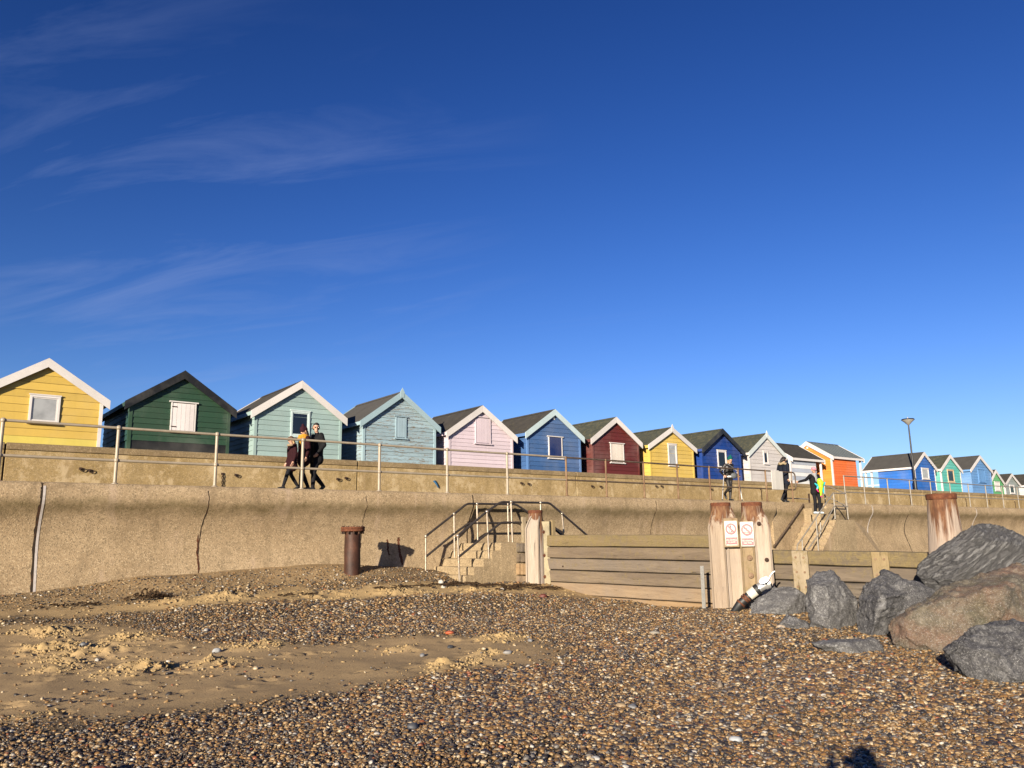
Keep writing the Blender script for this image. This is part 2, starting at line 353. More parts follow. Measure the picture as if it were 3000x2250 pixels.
# bare sand: the open flat, and the strip below the bank at the wall's foot
SAND = [[(-6,16.0),(1.8,16.0),(2.8,15.7),(3.3,15.5),(3.7,14.1),(3.8,12.9),(4.1,12.2),(4.6,11.7),(5.3,11.5),(6.0,11.4),(6.9,11.0),(7.6,9.9),(7.8,8.9),(7.1,8.0),(6.4,7.8),(5.5,8.0),(4.9,7.9),(3.9,8.3),(2.7,8.2),(1.9,8.2),(1.0,8.6),(-6,9)],
        [(-6,17.5),(2,17.45),(4,17.15),(6,17.1),(8,17.0),(9.6,16.9),(11,16.75),(12.4,16.5),(13.7,16.6),(14.4,15.2),(13.9,13.4),(13.0,13.5),(11.4,14.3),(9.6,15.1),(8,15.6),(6,15.9),(4,16.35),(1.8,16.5),(-6,16.5)]]
CLUMP = [(2.2,13.4,.6),(2.5,12.4,.7),(3.2,13.6,.45),(2.8,10.7,.6),(3.4,10.6,.5),(2.3,14.8,.6),(4.5,11.7,.5),(5.5,8.5,.42),(6.1,8.35,.42),(7.6,10.0,.5),(5.9,10.3,.35),(1.3,9.0,.35),(6.6,8.9,.3),(2.0,11.6,.4),(5.8,16.6,.6),(7.8,16.4,.6),(9.4,15.9,.6),(11.0,15.4,.6),(4.6,16.8,.4)]
def sandmask(x, y):
    """1 on bare sand, 0 on shingle, with ragged edges"""
    a = np.zeros(x.shape)
    wx = x + (fbm(x, y, .9, 4, 3) - .47) * .9; wy = y + (fbm(x, y, .9, 4, 9) - .47) * .9
    acc = 0; k = 0
    for dx, dy in ((0, 0), (.18, 0), (-.18, 0), (0, .18), (0, -.18), (.3, .3), (-.3, -.3), (.3, -.3), (-.3, .3), (.55, 0), (-.55, 0), (0, .55), (0, -.55)):
        acc = acc + (inpoly(wx + dx, wy + dy, SAND[0]) | inpoly(wx + dx, wy + dy, SAND[1])).astype(float); k += 1
    return acc / k
_fr = random.Random(5)
FEET = [(_fr.uniform(.6, 7.2), _fr.uniform(8.6, 11.2), _fr.uniform(.10, .16), _fr.uniform(0, 3.1)) for _ in range(46)] + [(_fr.uniform(1.2, 3.6), _fr.uniform(11, 15.4), _fr.uniform(.11, .17), _fr.uniform(0, 3.1)) for _ in range(34)] + [(_fr.uniform(3, 13), _fr.uniform(15.4, 16.8), _fr.uniform(.11, .17), _fr.uniform(0, 3.1)) for _ in range(36)]
def clumpmask(x, y):
    c = np.zeros(x.shape)
    for cx_, cy_, r_ in CLUMP: c = np.maximum(c, np.clip(1.25 - np.hypot((x - cx_) / r_, (y - cy_) / (r_ * .85)), 0, 1))
    return c * np.clip((fbm(x, y, 2.2, 4, 21) - .36) * 4.5, 0, 1)
def ground(x, y):
    x = np.asarray(x, float); y = np.asarray(y, float); z = np.full(x.shape, _W[-1])
    for (a, b, _), w in zip(CTRL, _W[:-1]): z = z + w * np.sqrt((x - a) ** 2 + (y - b) ** 2 + .16)
    near = np.clip(1.5 - np.hypot(x - 6, y - 9) / 30, 0, 1)
    z = z + near * ((fbm(x, y, .35, 3, 5) - .44) * .13 + (fbm(x, y, 1.7, 3, 8) - .44) * .045)
    # the lip of the shingle ridge
    z = z + near * .07 * np.clip(1 - np.abs(y - (15.2 - .11 * (x - 6) ** 1 - .02 * (x - 6) ** 2)) / .7, 0, 1) * np.clip((x - 3.4) / 1.5, 0, 1) * np.clip((12.5 - x) / 2, 0, 1)
    cm = clumpmask(x, y) * near
    z = z + cm * (.045 + .16 * np.abs(fbm(x, y, 5.5, 3, 31) - .42) + .10 * (vnoise(x, y, 9, 40) - .4) + .06 * (vnoise(x, y, 16, 41) - .5))
    # footprints and scuffs in the sand
    for fx, fy, fr, fa in FEET:
        dx = (x - fx) * math.cos(fa) + (y - fy) * math.sin(fa); dy = -(x - fx) * math.sin(fa) + (y - fy) * math.cos(fa); q = (dx / fr) ** 2 + (dy / (fr * .45)) ** 2
        z = z + np.where(q < 9, -.035 * np.exp(-q * 1.4) + .014 * np.exp(-(np.sqrt(q) - 1.45) ** 2 * 6), 0)
    return z
def gz(x, y): return float(ground(np.array([x]), np.array([y]))[0])

def axis(lo, hi, step, far_lo, far_hi, g=1.35):
    a = list(np.arange(lo, hi + 1e-6, step)); s = step * 2; v = a[-1]
    while v < far_hi: v = min(v + s, far_hi); a.append(v); s *= g
    s = step * 2; v = a[0]; b = []
    while v > far_lo: v = max(v - s, far_lo); b.append(v); s *= g
    return np.array(b[::-1] + a)
def grid_mesh(name, xs, ys, mats):
    Xg, Yg = np.meshgrid(xs, ys); Zg = ground(Xg, Yg); n = len(xs); m = len(ys)
    me = bpy.data.meshes.new(name); co = np.stack([Xg, Yg, Zg], -1).reshape(-1, 3)
    idx = np.arange(n * m).reshape(m, n); q = np.stack([idx[:-1, :-1], idx[:-1, 1:], idx[1:, 1:], idx[1:, :-1]], -1).reshape(-1, 4)
    me.vertices.add(len(co)); me.vertices.foreach_set('co', co.ravel()); me.loops.add(q.size); me.loops.foreach_set('vertex_index', q.ravel())
    me.polygons.add(len(q)); me.polygons.foreach_set('loop_start', np.arange(0, q.size, 4)); me.polygons.foreach_set('use_smooth', np.ones(len(q), bool)); me.update(calc_edges=True)
    for mm in mats: me.materials.append(mm)
    return me, Xg, Yg
def put_attr(me, name, arr):
    a = me.attributes.new(name, 'FLOAT', 'POINT'); a.data.foreach_set('value', np.asarray(arr, np.float32).ravel())

def mat_beach():
    m = NT('beach_sand'); at_ = m.node('ShaderNodeAttribute', attribute_name='sand').outputs['Fac']; cl = m.node('ShaderNodeAttribute', attribute_name='clump').outputs['Fac']
    f = m.noise(1.3, 6, .6); g = m.noise(45, 6, .75)
    sand = m.mix(m.rng(f, .35, .68), (.54, .375, .195), (.44, .305, .16))
    sand = m.mix(m.rng(g, .5, .8, 0, .35), sand, (.20, .14, .075))
    damp = m.rng(m.noise(.5, 4, .6, None, .3, None, (2, 6, 1)), .42, .62, 0, .55); sand = m.mix(damp, sand, (.35, .25, .135)); sand = m.mix(m.rng(m.noise(26, 5, .7), .58, .66, 0, .6), sand, (.13, .09, .05)); sand = m.mix(cl, sand, (.62, .43, .20))
    vo = m.voro(30, 'Color'); sp = m.node('ShaderNodeSeparateColor'); m.t.links.new(vo, sp.inputs[0])
    peb = m.ramp(sp.outputs[0], [(0, (.05, .042, .036)), (.25, (.12, .075, .035)), (.5, (.24, .155, .07)), (.7, (.10, .085, .07)), (.86, (.34, .25, .15)), (.96, (.52, .47, .40))], 'CONSTANT')
    peb = m.mix(.40, peb, (.070, .049, .028))  # ground under the pebbles darkened: shade of their gaps put into the colour
    col = m.mix(at_, peb, sand)
    h = m.math('ADD', m.math('MULTIPLY', g, .5), m.math('MULTIPLY', m.voro(30), m.rng(at_, 0, 1, 1.2, .0)))
    m.bump(h, .6, .02)
    return m.done(col, .92, 0, .15)
M_BEACH = mat_beach()
xs = axis(-3.5, 16.0, .055, -900, 900); ys = axis(2.0, 18.75, .055, -30, 18.75)
me, Xg, Yg = grid_mesh('beach', xs, ys, [M_BEACH])
SM = sandmask(Xg, Yg); CMK = clumpmask(Xg, Yg)
BK = np.clip((Yg - 16.9) / .5, 0, 1) * (Xg < 13) * np.clip(.35 + fbm(Xg, Yg, 1.4, 3, 91), 0, 1) * .8
put_attr(me, 'sand', np.maximum(np.maximum(SM, CMK), BK)); put_attr(me, 'clump', np.maximum(CMK, .75 * SM * np.clip((Yg - 15.0) / .5, 0, 1) * np.clip((Xg - 2) / 2, .3, 1)))
beach = tag(link('beach', me), 'sandy beach below the sea wall, ribbed with bands of shingle', None, None, 'structure')
# the sea, behind whoever stands on the beach
m_ = NT('sea_water'); m_.bump(m_.noise(.7, 6, .6, (1, 2.2, 1)), .5, .25); M_SEA = m_.done((.05, .075, .08), .12)
tag(MB().add([(-3000, -4000, -2.75), (3000, -4000, -2.75), (3000, -16, -2.75), (-3000, -16, -2.75)], [(0, 1, 2, 3)]).build('sea', M_SEA), 'grey green sea', None, None, 'structure')

# ------------------------------------------------------------------ shingle
def pebble_mesh(i, mat, flat=.5, sub=2, jag=.17):
    bm = bmesh.new(); bmesh.ops.create_icosphere(bm, subdivisions=sub, radius=1.0); r = random.Random(i)
    ax = (1.0, r.uniform(.62, .9), r.uniform(flat * .7, flat * 1.25)); o = Vector((r.uniform(0, 50), r.uniform(0, 50), 0))
    for v in bm.verts:
        k = 1 + (mnoise.noise(v.co * 1.1 + o)) * jag * 2.2
        v.co = Vector((v.co.x * ax[0], v.co.y * ax[1], v.co.z * ax[2])) * k
    me = bpy.data.meshes.new('pebble'); bm.to_mesh(me); bm.free(); me.materials.append(mat); me.polygons.foreach_set('use_smooth', [True] * len(me.polygons)); return me
def mat_pebble():
    m = NT('flint_pebble'); r = m.objrand(); n = m.node('ShaderNodeTexNoise'); n.inputs['Scale'].default_value = 1.6; n.inputs['Detail'].default_value = 4
    m.t.links.new(m.node('ShaderNodeTexCoord').outputs['Object'], n.inputs['Vector'])
    col = m.ramp(r, [(0, (.026, .023, .022)), (.16, (.060, .048, .038)), (.28, (.13, .072, .026)), (.40, (.25, .135, .045)), (.53, (.32, .195, .080)), (.62, (.10, .082, .064)), (.69, (.19, .115, .050)), (.79, (.42, .29, .145)), (.87, (.17, .155, .14)), (.915, (.50, .40, .26)), (.970, (.52, .48, .42)), (.985, (.27, .09, .035))], 'CONSTANT')
    col = m.mix(m.rng(n.outputs[0], .4, .75, 0, .55), col, m.mix(.5, col, (.10, .07, .045)))
    return m.done(col, m.rng(m.math('FRACT', m.math('MULTIPLY', r, 9.7)), 0, 1, .28, .62), 0, .5)
M_PEB = mat_pebble()
def scatter(name, host, protos, dens, size_attr, smin, smax, lift, tilt, seed):
    pc = bpy.data.collections.new(name + '_shapes')
    for i, pm in enumerate(protos): pc.objects.link(bpy.data.objects.new(name + '_shape', pm))
    ng = bpy.data.node_groups.new(name, 'GeometryNodeTree')
    ng.interface.new_socket('Geometry', in_out='INPUT', socket_type='NodeSocketGeometry'); ng.interface.new_socket('Geometry', in_out='OUTPUT', socket_type='NodeSocketGeometry')
    N = ng.nodes; L = ng.links; gi = N.new('NodeGroupInput'); go = N.new('NodeGroupOutput')
    dp = N.new('GeometryNodeDistributePointsOnFaces'); dp.distribute_method = 'RANDOM'; dp.inputs['Seed'].default_value = seed
    na = N.new('GeometryNodeInputNamedAttribute'); na.data_type = 'FLOAT'; na.inputs['Name'].default_value = dens
    L.new(gi.outputs[0], dp.inputs['Mesh']); L.new(na.outputs['Attribute'], dp.inputs['Density'])
    ci = N.new('GeometryNodeCollectionInfo'); ci.inputs['Collection'].default_value = pc; ci.inputs['Separate Children'].default_value = True; ci.inputs['Reset Children'].default_value = True
    ip = N.new('GeometryNodeInstanceOnPoints'); ip.inputs['Pick Instance'].default_value = True
    L.new(dp.outputs['Points'], ip.inputs['Points']); L.new(ci.outputs[0], ip.inputs['Instance'])
    ri = N.new('FunctionNodeRandomValue'); ri.data_type = 'INT'; ri.inputs[4].default_value = 0; ri.inputs[5].default_value = len(protos) - 1; ri.inputs['Seed'].default_value = seed + 1
    L.new(ri.outputs[2], ip.inputs['Instance Index'])
    rv = N.new('FunctionNodeRandomValue'); rv.data_type = 'FLOAT_VECTOR'; rv.inputs[0].default_value = (-tilt, -tilt, 0); rv.inputs[1].default_value = (tilt, tilt, 6.283); rv.inputs['Seed'].default_value = seed + 2
    L.new(rv.outputs[0], ip.inputs['Rotation'])
    rs = N.new('FunctionNodeRandomValue'); rs.data_type = 'FLOAT'; rs.inputs[2].default_value = 0; rs.inputs[3].default_value = 1; rs.inputs['Seed'].default_value = seed + 3
    pw = N.new('ShaderNodeMath'); pw.operation = 'POWER'; L.new(rs.outputs[1], pw.inputs[0]); pw.inputs[1].default_value = 3.2
    mr = N.new('ShaderNodeMapRange'); L.new(pw.outputs[0], mr.inputs[0]); mr.inputs[3].default_value = smin; mr.inputs[4].default_value = smax
    sz = N.new('GeometryNodeInputNamedAttribute'); sz.data_type = 'FLOAT'; sz.inputs['Name'].default_value = size_attr
    ml = N.new('ShaderNodeMath'); ml.operation = 'MULTIPLY'; L.new(mr.outputs[0], ml.inputs[0]); L.new(sz.outputs['Attribute'], ml.inputs[1]); L.new(ml.outputs[0], ip.inputs['Scale'])
    st = N.new('GeometryNodeSetPosition'); L.new(dp.outputs['Points'], st.inputs['Geometry'])
    rl = N.new('FunctionNodeRandomValue'); rl.data_type = 'FLOAT_VECTOR'; rl.inputs[0].default_value = (0, 0, lift[0]); rl.inputs[1].default_value = (0, 0, lift[1]); rl.inputs['Seed'].default_value = seed + 4
    L.new(rl.outputs[0], st.inputs['Offset']); L.new(st.outputs[0], ip.inputs['Points'])
    L.new(ip.outputs[0], go.inputs[0])
    md = host.modifiers.new(name, 'NODES'); md.node_group = ng
def host_mesh(name, x0, x1, y0, y1, step):
    me, X, Y = grid_mesh(name, np.arange(x0, x1, step), np.arange(y0, y1, step), [M_PEB]); return me, X, Y
me, X, Y = host_mesh('shingle', -2.5, 20.0, -1.2, 18.45, .13)
sm = np.maximum(sandmask(X, Y), clumpmask(X, Y)); dist = np.hypot(X, Y)
cover = np.clip(1 - sm * 1.12, 0, 1) ** 1.5
base_d = np.interp(dist, [0, 6, 9, 13, 19], [5600, 5200, 3400, 1700, 1000])
bank = np.clip((Y - 16.9) / .6, 0, 1)
sparse = (.003 + .035 * np.clip((fbm(X, Y, 1.2, 3, 50) - .42) * 4, 0, 1)) * np.where(Y > 13.2, .5, 1)
dens = base_d * np.maximum(cover * np.clip(.55 + (fbm(X, Y, .8, 4, 60) - .35) * 2.2, .25, 1), sparse)
vis = (X > -1.5) & ((X < 13.9) | ((Y < 8) & (X < 19.8))) & (X * .62 + Y * .785 > 2.6) & (Y > .2 * X - 2.2)
dens = dens * vis * (1 - .55 * bank)
put_attr(me, 'density', dens); put_attr(me, 'psize', np.interp(dist, [0, 6, 10, 19], [.66, .66, .82, 1.10]) * (1 - .25 * bank) * np.clip(.55 + fbm(X, Y, .55, 3, 77) * .95, .7, 1.5))
sh = tag(link('shingle', me), 'brown, amber and grey flint shingle strewn over the beach', 'shingle', None, 'stuff')
scatter('pebbles', sh, [pebble_mesh(i, M_PEB) for i in range(7)], 'density', 'psize', .0085, .040, (-.004, .010), .42, 3)
# crumbs of kicked-up sand
m_ = NT('loose_sand'); m_.bump(m_.noise(90, 4, .7), .5, .01); M_SANDLUMP = m_.done(m_.mix(m_.noise(12, 4), (.44, .315, .16), (.36, .255, .13)), .95, 0, .1)
me, X, Y = host_mesh('sand_crumbs', -1, 14.0, 8, 17.4, .13); cm = clumpmask(X, Y)
put_attr(me, 'density', np.clip(cm * 1.6, 0, 1) * np.interp(np.hypot(X, Y), [8, 12, 18], [1100, 900, 600]) + np.clip(sandmask(X, Y) - .4, 0, 1) * (10 + 60 * (Y > 14.3))); put_attr(me, 'psize', np.interp(np.hypot(X, Y), [8, 18], [1, 1.2]))
sc = tag(link('sand_crumbs', me), 'pale lumps of loose kicked-up sand on the flat', 'sand', None, 'stuff')
scatter('crumbs', sc, [pebble_mesh(90 + i, M_SANDLUMP, .65, 2, .42) for i in range(5)], 'density', 'psize', .006, .030, (-.010, .004), .9, 23)

# ------------------------------------------------------------------ sea wall
PROF = [(18.62, 1.338), (18.54, 1.335), (18.475, 1.31), (18.43, 1.255), (18.405, 1.16), (18.40, 1.06), (18.405, .97), (18.435, .89), (18.50, .79), (18.575, .67), (18.65, .50), (18.70, .34), (18.727, .18), (18.715, .0), (18.685, -.14), (18.63, -.32), (18.56, -.55), (18.46, -.85), (18.34, -1.2), (18.2, -1.7), (18.1, -2.2)]
wall = thing('sea_wall', 'tan concrete sea wall with curved overhanging lip behind the beach', 'wall', (0, 18.6, -1.2))
def wall_section(x0, x1):
    mb = MB(); n = max(2, int((x1 - x0) / .5)); rings = []
    poly = PROF + [(19.3, -2.2), (19.3, 1.338)]
    for k in range(n + 1):
        x = x0 + (x1 - x0) * k / n
        rings.append([Vector((x, y + .012 * math.sin(x * 1.3 + z * 2) + .008 * math.sin(x * 4.1 + z), z)) - wall.location for y, z in poly])
    mb.loft(rings, True); return mb.build('wall_section', M_WALL, wall, True)
JO = [-60, -40, -29, -18.5, -8, 2.55, 13.05, 23.6, 27.4]
for a, b in zip(JO[:-1], JO[1:]): wall_section(a + .017, b - (.017 if b != 27.4 else 0))
JO2 = [30.95, 34.67, 45.2, 55.7, 66.2, 76.7, 98, 140]
for a, b in zip(JO2[:-1], JO2[1:]): wall_section(a + (.017 if a != 30.95 else 0), b - .017)
MB().box((27.4 - 0, 18.585 - 18.6, -2.2 + 1.2), (30.95, 19.3 - 18.6, 1.333 + 1.2)).build('recessed_face', M_WALL, wall)
# sealing strip in the open joint, and cracks that run down the face
M_SEAL = plain('joint_sealant', (.50, .45, .42), .7, 0, .15, 20, .2)
M_CRACK = mat_rust('crack', ((.012, .008, .005), (.03, .018, .010), (.12, .045, .018)), 5)
def face_y(z):
    zs = [p[1] for p in PROF][::-1]; yy = [p[0] for p in PROF][::-1]; return float(np.interp(z, zs, yy))
def strip(name, x, w, z0, z1, wob, mat, off=.004, seed=0, slant=0):
    r = random.Random(seed); mb = MB(); rows = []; n = 26; dx = 0
    for k in range(n + 1):
        z = z0 + (z1 - z0) * k / n; dx += r.uniform(-wob, wob); ww = w * r.uniform(.5, 1.3) if wob else w
        xx = x + dx + slant * (z1 - z); y = face_y(z) + .012 * math.sin(xx * 1.3 + z * 2) + .008 * math.sin(xx * 4.1 + z)
        rows.append([Vector((xx - ww / 2, y - off, z)) - wall.location, Vector((xx + ww / 2, y - off, z)) - wall.location, Vector((xx + ww / 2, y + .03, z)) - wall.location, Vector((xx - ww / 2, y + .03, z)) - wall.location])
    mb.loft(rows, True); return mb.build(name, mat, wall)
strip('joint_sealant', 2.59, .045, -1.1, 1.25, 0, M_SEAL, .006)
strip('joint_gap', 2.535, .05, -1.1, 1.30, .004, M_CRACK, .004, 2)
strip('crack', 5.75, .022, -.75, 1.29, .022, M_CRACK, .004, 4)
strip('crack', 9.75, .016, -.1, 1.2, .02, M_CRACK, .004, 5)
strip('crack', 13.05, .03, -.1, 1.29, .003, M_CRACK, .004, 6)
strip('crack', 20.6, .02, .0, 1.28, .012, M_CRACK, .004, 9)
strip('joint_sealant', 34.67, .06, -.9, 1.28, 0, M_SEAL, .006)
strip('crack', 38.0, .05, -.9, .9, .01, M_CRACK, .004, 8)
strip('joint_sealant', 45.2, .06, -.9, 1.28, 0, M_SEAL, .006)
strip('rust_stain', 10.9, .075, -.55, .15, .006, M_RUST, .003, 12)
strip('rust_stain', 10.55, .05, -.3, .1, .012, M_RUST, .003, 13)
strip('rust_stain', 5.74, .035, -.5, .25, .012, M_RUST, .006, 14)

tag(MB().box((-60, 18.62, .9), (140, 23.7, 1.3365)).build('promenade', M_PROM), 'concrete promenade on top of the sea wall', None, None, 'structure')
# parapet behind the promenade
par = thing('parapet_wall', 'stained concrete parapet wall along the back of the promenade', 'wall', (0, 23.32, 1.337))
JP = [v * 1.067 for v in (-60, -42.3, -33.4, -24.5, -15.6, -6.7, 2.2, 11.25, 20.15, 29.05, 37.95, 46.85, 55.75, 64.65, 73.5, 100, 140)]
for a, b in zip(JP[:-1], JP[1:]):
    bevel(MB().box((a + .02, 0, 0), (b - .02, .40, 1.118)).build('parapet_panel', M_PARA, par), .01)
    mb = MB(); mb.prism([(a + .02, -.035, 1.12), (a + .02, -.04, 1.255), (a + .02, 0.02, 1.295), (a + .02, .42, 1.295), (a + .02, .42, 1.12)], (b - a - .04, 0, 0)); bevel(mb.build('coping', M_COPE, par), .012)
    MB().box((b - .025, .06, 0), (b + .025, .36, 1.25)).build('joint_filler', M_IRONDARK, par)
tag(MB().box((-60, 23.75, .9), (140, 60, 2.59)).build('terrace', M_TERR), 'level terrace that the beach huts stand on', None, None, 'structure')
m_ = NT('land'); M_LAND = m_.done(m_.mix(m_.noise(.1, 6), (.10, .11, .05), (.16, .14, .08)), .95)
tag(MB().add([(-3000, 60, 2.0), (3000, 60, 2.0), (3000, 4000, 2.0), (-3000, 4000, 2.0)], [(0, 1, 2, 3)]).build('land', M_LAND), 'low grassy land behind the terrace', None, None, 'structure')
# ------------------------------------------------------------------ beach huts
def clip_board(z0, z1, w, ze, za):
    """outline (x, z) of one board of a gable: half-width w up to the eave ze, then in to the apex za"""
    hw = lambda z: w if z <= ze else w * max(0.0, (za - z) / (za - ze))
    zt = min(z1, za - .004); zs = [z0] + ([ze] if z0 < ze < zt else []) + [zt]
    return [(-hw(z), z) for z in zs] + [(hw(z), z) for z in zs[::-1]]
def board_mesh(poly, z0, z1, mat, face):
    """clapboard: foot proud of the board below; face 'f' looks to -y"""
    th = lambda z: .028 - .017 * (z - z0) / max(1e-4, (z1 - z0))
    mb = MB(); n = len(poly)
    fr = [(x, -th(z), z) for x, z in poly]; bk = [(x, .004, z) for x, z in poly]
    mb.add(fr + bk, [tuple(range(n)), tuple(range(n, 2 * n))[::-1]] + [(i, i + n, (i + 1) % n + n, (i + 1) % n) for i in range(n)])
    return mb.mesh('board', mat)
def hut(name, label, xc, hw, pk, ev, col, trim, roof, win=None, yf=23.80, depth=2.95, z0=2.50, rz=0, pitch=.165, wear=.04, side=None, finial=False, porch=0.0, gap=.0,
        scallop=False, skirt=None, vent=False, over=.14, seams=False, stripes=None, rootloc=None, barge_w=.18, side_trim=None):
    K = 1.0674; xc *= K; hw *= K; pk *= K; ev *= K; z0 *= K; depth *= K; porch *= K; pitch *= K; barge_w *= K
    if rootloc: rootloc = tuple(v * K for v in rootloc)
    if win: win = (win[0],) + tuple(v * K for v in win[1:5]) + tuple(win[5:])
    root = thing(name, label, 'beach hut', rootloc or (xc, yf, z0 - .06), rz, 'beach huts along the terrace')
    zb = .06; pkr = pk - root.location.z; evr = ev - root.location.z
    slope = (pkr - .10 - evr) / hw                                     # roof pitch (rise per metre)
    za = pkr - .10
    mw = paint(col, wear, 'hut_paint'); ms = paint(side or col, wear, 'hut_paint'); mt = paint(trim, .03, 'trim_paint'); mst = paint(side_trim or trim, .03, 'trim_paint')
    # shell
    mb = MB(); mb.prism([(-hw + .006, 0.006, zb), (hw - .006, 0.006, zb), (hw - .006, .006, evr - .02), (0, .006, za - .02), (-hw + .006, .006, evr - .02)], (0, depth - .012, 0)); mb.build('wall', ms, root)
    # floor bearers / feet
    for x in (-hw + .12, hw - .12):
        for y in (.12, depth - .2): MB().box((x - .05, y - .05, -.02), (x + .05, y + .05, zb)).build('foot', M_WHITE, root)
    # front boards
    z = zb + (skirt[1] if skirt else 0)
    if skirt: MB().box((-hw, -.018, zb - .02), (hw, .004, zb + skirt[1] - .002)).build('skirting', paint(skirt[0], .02, 'hut_paint'), root)
    k = 0; z_first = z
    while z < za - .05:
        zt = min(z + pitch, za)
        m_b = mw
        if stripes and k % 2: m_b = paint(stripes, wear, 'hut_paint')
        o = link('board', board_mesh(clip_board(z, zt, hw - .001, evr, za), z, zt, m_b, 'f'), root, (0, random.uniform(-.006, .002), random.uniform(-.003, .003))); o.rotation_euler = (0, random.uniform(-.0016, .0016), random.uniform(-.0012, .0012)); z += pitch; k += 1
    # rear gable boards share the same shapes only when that end is seen (turned huts); side boards share one mesh per row
    nside = int((evr - z_first) / pitch) + 1
    for sx_ in (-1, 1):
        cache = {}
        for k in range(nside):
            z = z_first + k * pitch; zt = min(z + pitch, evr - .004)
            if zt - z < .03: continue
            key = (round(zt - z, 3), (k % 2) if stripes else 0)
            m_b = paint(stripes, wear, 'hut_paint') if (stripes and k % 2) else ms
            if key not in cache:
                mb = MB(); L_ = depth - .002; h = zt - z
                x = [(0.028 * sx_, 0), (.011 * sx_, h), (-.004 * sx_, h), (-.004 * sx_, 0)]
                mb.prism([(a, 0.001, b) for a, b in x], (0, L_, 0)); cache[key] = mb.mesh('board', m_b)
            link('board', cache[key], root, (sx_ * hw, 0, z))
    # corner trims
    for sx_ in (-1, 1):
        xe = sx_ * (hw + .030); a, b = sorted((xe, xe - sx_ * .085))
        MB().box((a, -.044, zb - .03), (b, .045, evr - .03 - (.085 * slope if 1 else 0))).build('corner_post', mst, root)
    # roof slopes and barge boards
    yb = -over; ye = depth + .10 + porch; e = hw + .16; zt_ = lambda x: pkr - slope * abs(x)
    for sx_ in (-1, 1):
        mb = MB(); th = .05
        mb.prism([(sx_ * .0, yb + .01, zt_(0) - .012), (sx_ * e, yb + .01, zt_(e) - .012), (sx_ * e, yb + .01, zt_(e) - .012 - th), (0, yb + .01, zt_(0) - .012 - th)], (0, ye - yb - .02, 0)); rf = mb.build('roof_slope', roof, root)
        if seams:
            for q in range(9):
                yq = yb + .2 + q * (ye - yb - .4) / 8
                mb = MB(); mb.prism([(sx_ * .02, yq, zt_(.02) + .018), (sx_ * e, yq, zt_(e) + .018), (sx_ * e, yq, zt_(e) - .013), (sx_ * .02, yq, zt_(.02) - .013)], (0, .028, 0)); mb.build('roof_seam', roof, rf)
        MB().box((sx_ * e - .012, yb + .03, zt_(e) - .135), (sx_ * e + .012, ye - .03, zt_(e) - .016)).build('fascia', mst, root)
        for yy, nm in ((yb, 'barge_board'), (ye - .032, 'barge_board')):
            mb = MB(); bw = barge_w / math.cos(math.atan(slope)); e2 = e + .02
            if scallop and yy == yb:
                pts = [(0, zt_(0) + .012), (sx_ * e2, zt_(e2) + .012)]
                nsc = 16; low = []
                for q in range(nsc + 1):
                    x = e2 * (1 - q / nsc); low.append((sx_ * x, zt_(x) - bw + (.035 if q % 2 else 0)))
                poly = pts + low
            else: poly = [(0, zt_(0) + .012), (sx_ * e2, zt_(e2) + .012), (sx_ * e2, zt_(e2) - bw), (0, zt_(0) - bw)]
            mb.prism([(x, yy, z) for x, z in poly], (0, .032, 0)); mb.build(nm, mt, root)
    mb = MB(); mb.prism([(-.10, yb + .01, zt_(.10) + .004), (0, yb + .01, zt_(0) + .018), (.10, yb + .01, zt_(.10) + .004), (0, yb + .01, zt_(0) - .02)], (0, ye - yb - .02, 0)); mb.build('ridge_strip', roof, root)
    if finial:
        mb = MB(); mb.prism([(-.07, yb - .012, zt_(0) - .20), (.07, yb - .012, zt_(0) - .20), (.085, yb - .012, zt_(0) - .02), (0, yb - .012, zt_(0) + .13), (-.085, yb - .012, zt_(0) - .02)], (0, .03, 0)); mb.build('finial', mt, root)
    if vent:
        MB().box((-.05, -.045, za - .30), (.05, -.02, za - .20)).build('vent', M_WHITE, root)
    if porch:
        for sx_ in (-1, 1):
            for yy in ((depth + porch - .06,) if porch < .9 else (depth + porch - .06, depth + porch * .5)):
                MB().box((sx_ * (hw - .02) - .045, yy - .045, -.02), (sx_ * (hw - .02) + .045, yy + .045, evr - .03)).build('porch_post', M_WHITE, root)
            MB().box((sx_ * (hw - .02) - .03, depth, .48), (sx_ * (hw - .02) + .03, depth + porch - .1, .54)).build('porch_rail', M_WHITE, root)
        MB().box((-hw, depth, -.02), (hw, depth + porch, .05)).build('porch_floor', M_WHITE, root)
    # window or shutter on the gable: (x0, z0, x1, z1) in world terms
    if win:
        kind, wx0, wz0, wx1, wz1, fc, pc = win
        wx0 -= xc; wx1 -= xc; wz0 -= root.location.z; wz1 -= root.location.z; fm = paint(fc, .06 if kind != 'glass' else .02, 'frame_paint'); t = .055
        if kind == 'glass':
            w = MB(); w.box((wx0, -.062, wz0 + t), (wx0 + t, .0, wz1 - t)); w.box((wx1 - t, -.062, wz0 + t), (wx1, .0, wz1 - t)); w.box((wx0, -.063, wz1 - t), (wx1, .0, wz1)); w.box((wx0, -.063, wz0), (wx1, .0, wz0 + t))
            wo_ = w.build('window', fm, root)
            s_ = MB(); s_.box((wx0 + t, -.045, wz0 + t), (wx0 + t + .03, -.001, wz1 - t)); s_.box((wx1 - t - .03, -.045, wz0 + t), (wx1 - t, -.001, wz1 - t)); s_.box((wx0 + t + .03, -.045, wz1 - t - .03), (wx1 - t - .03, -.001, wz1 - t)); s_.box((wx0 + t + .03, -.045, wz0 + t), (wx1 - t - .03, -.001, wz0 + t + .03)); s_.build('sash', fm, wo_)
            MB().box((wx0 + t + .03, -.033, wz0 + t + .03), (wx1 - t - .03, -.030, wz1 - t - .03)).build('pane', pc, wo_)
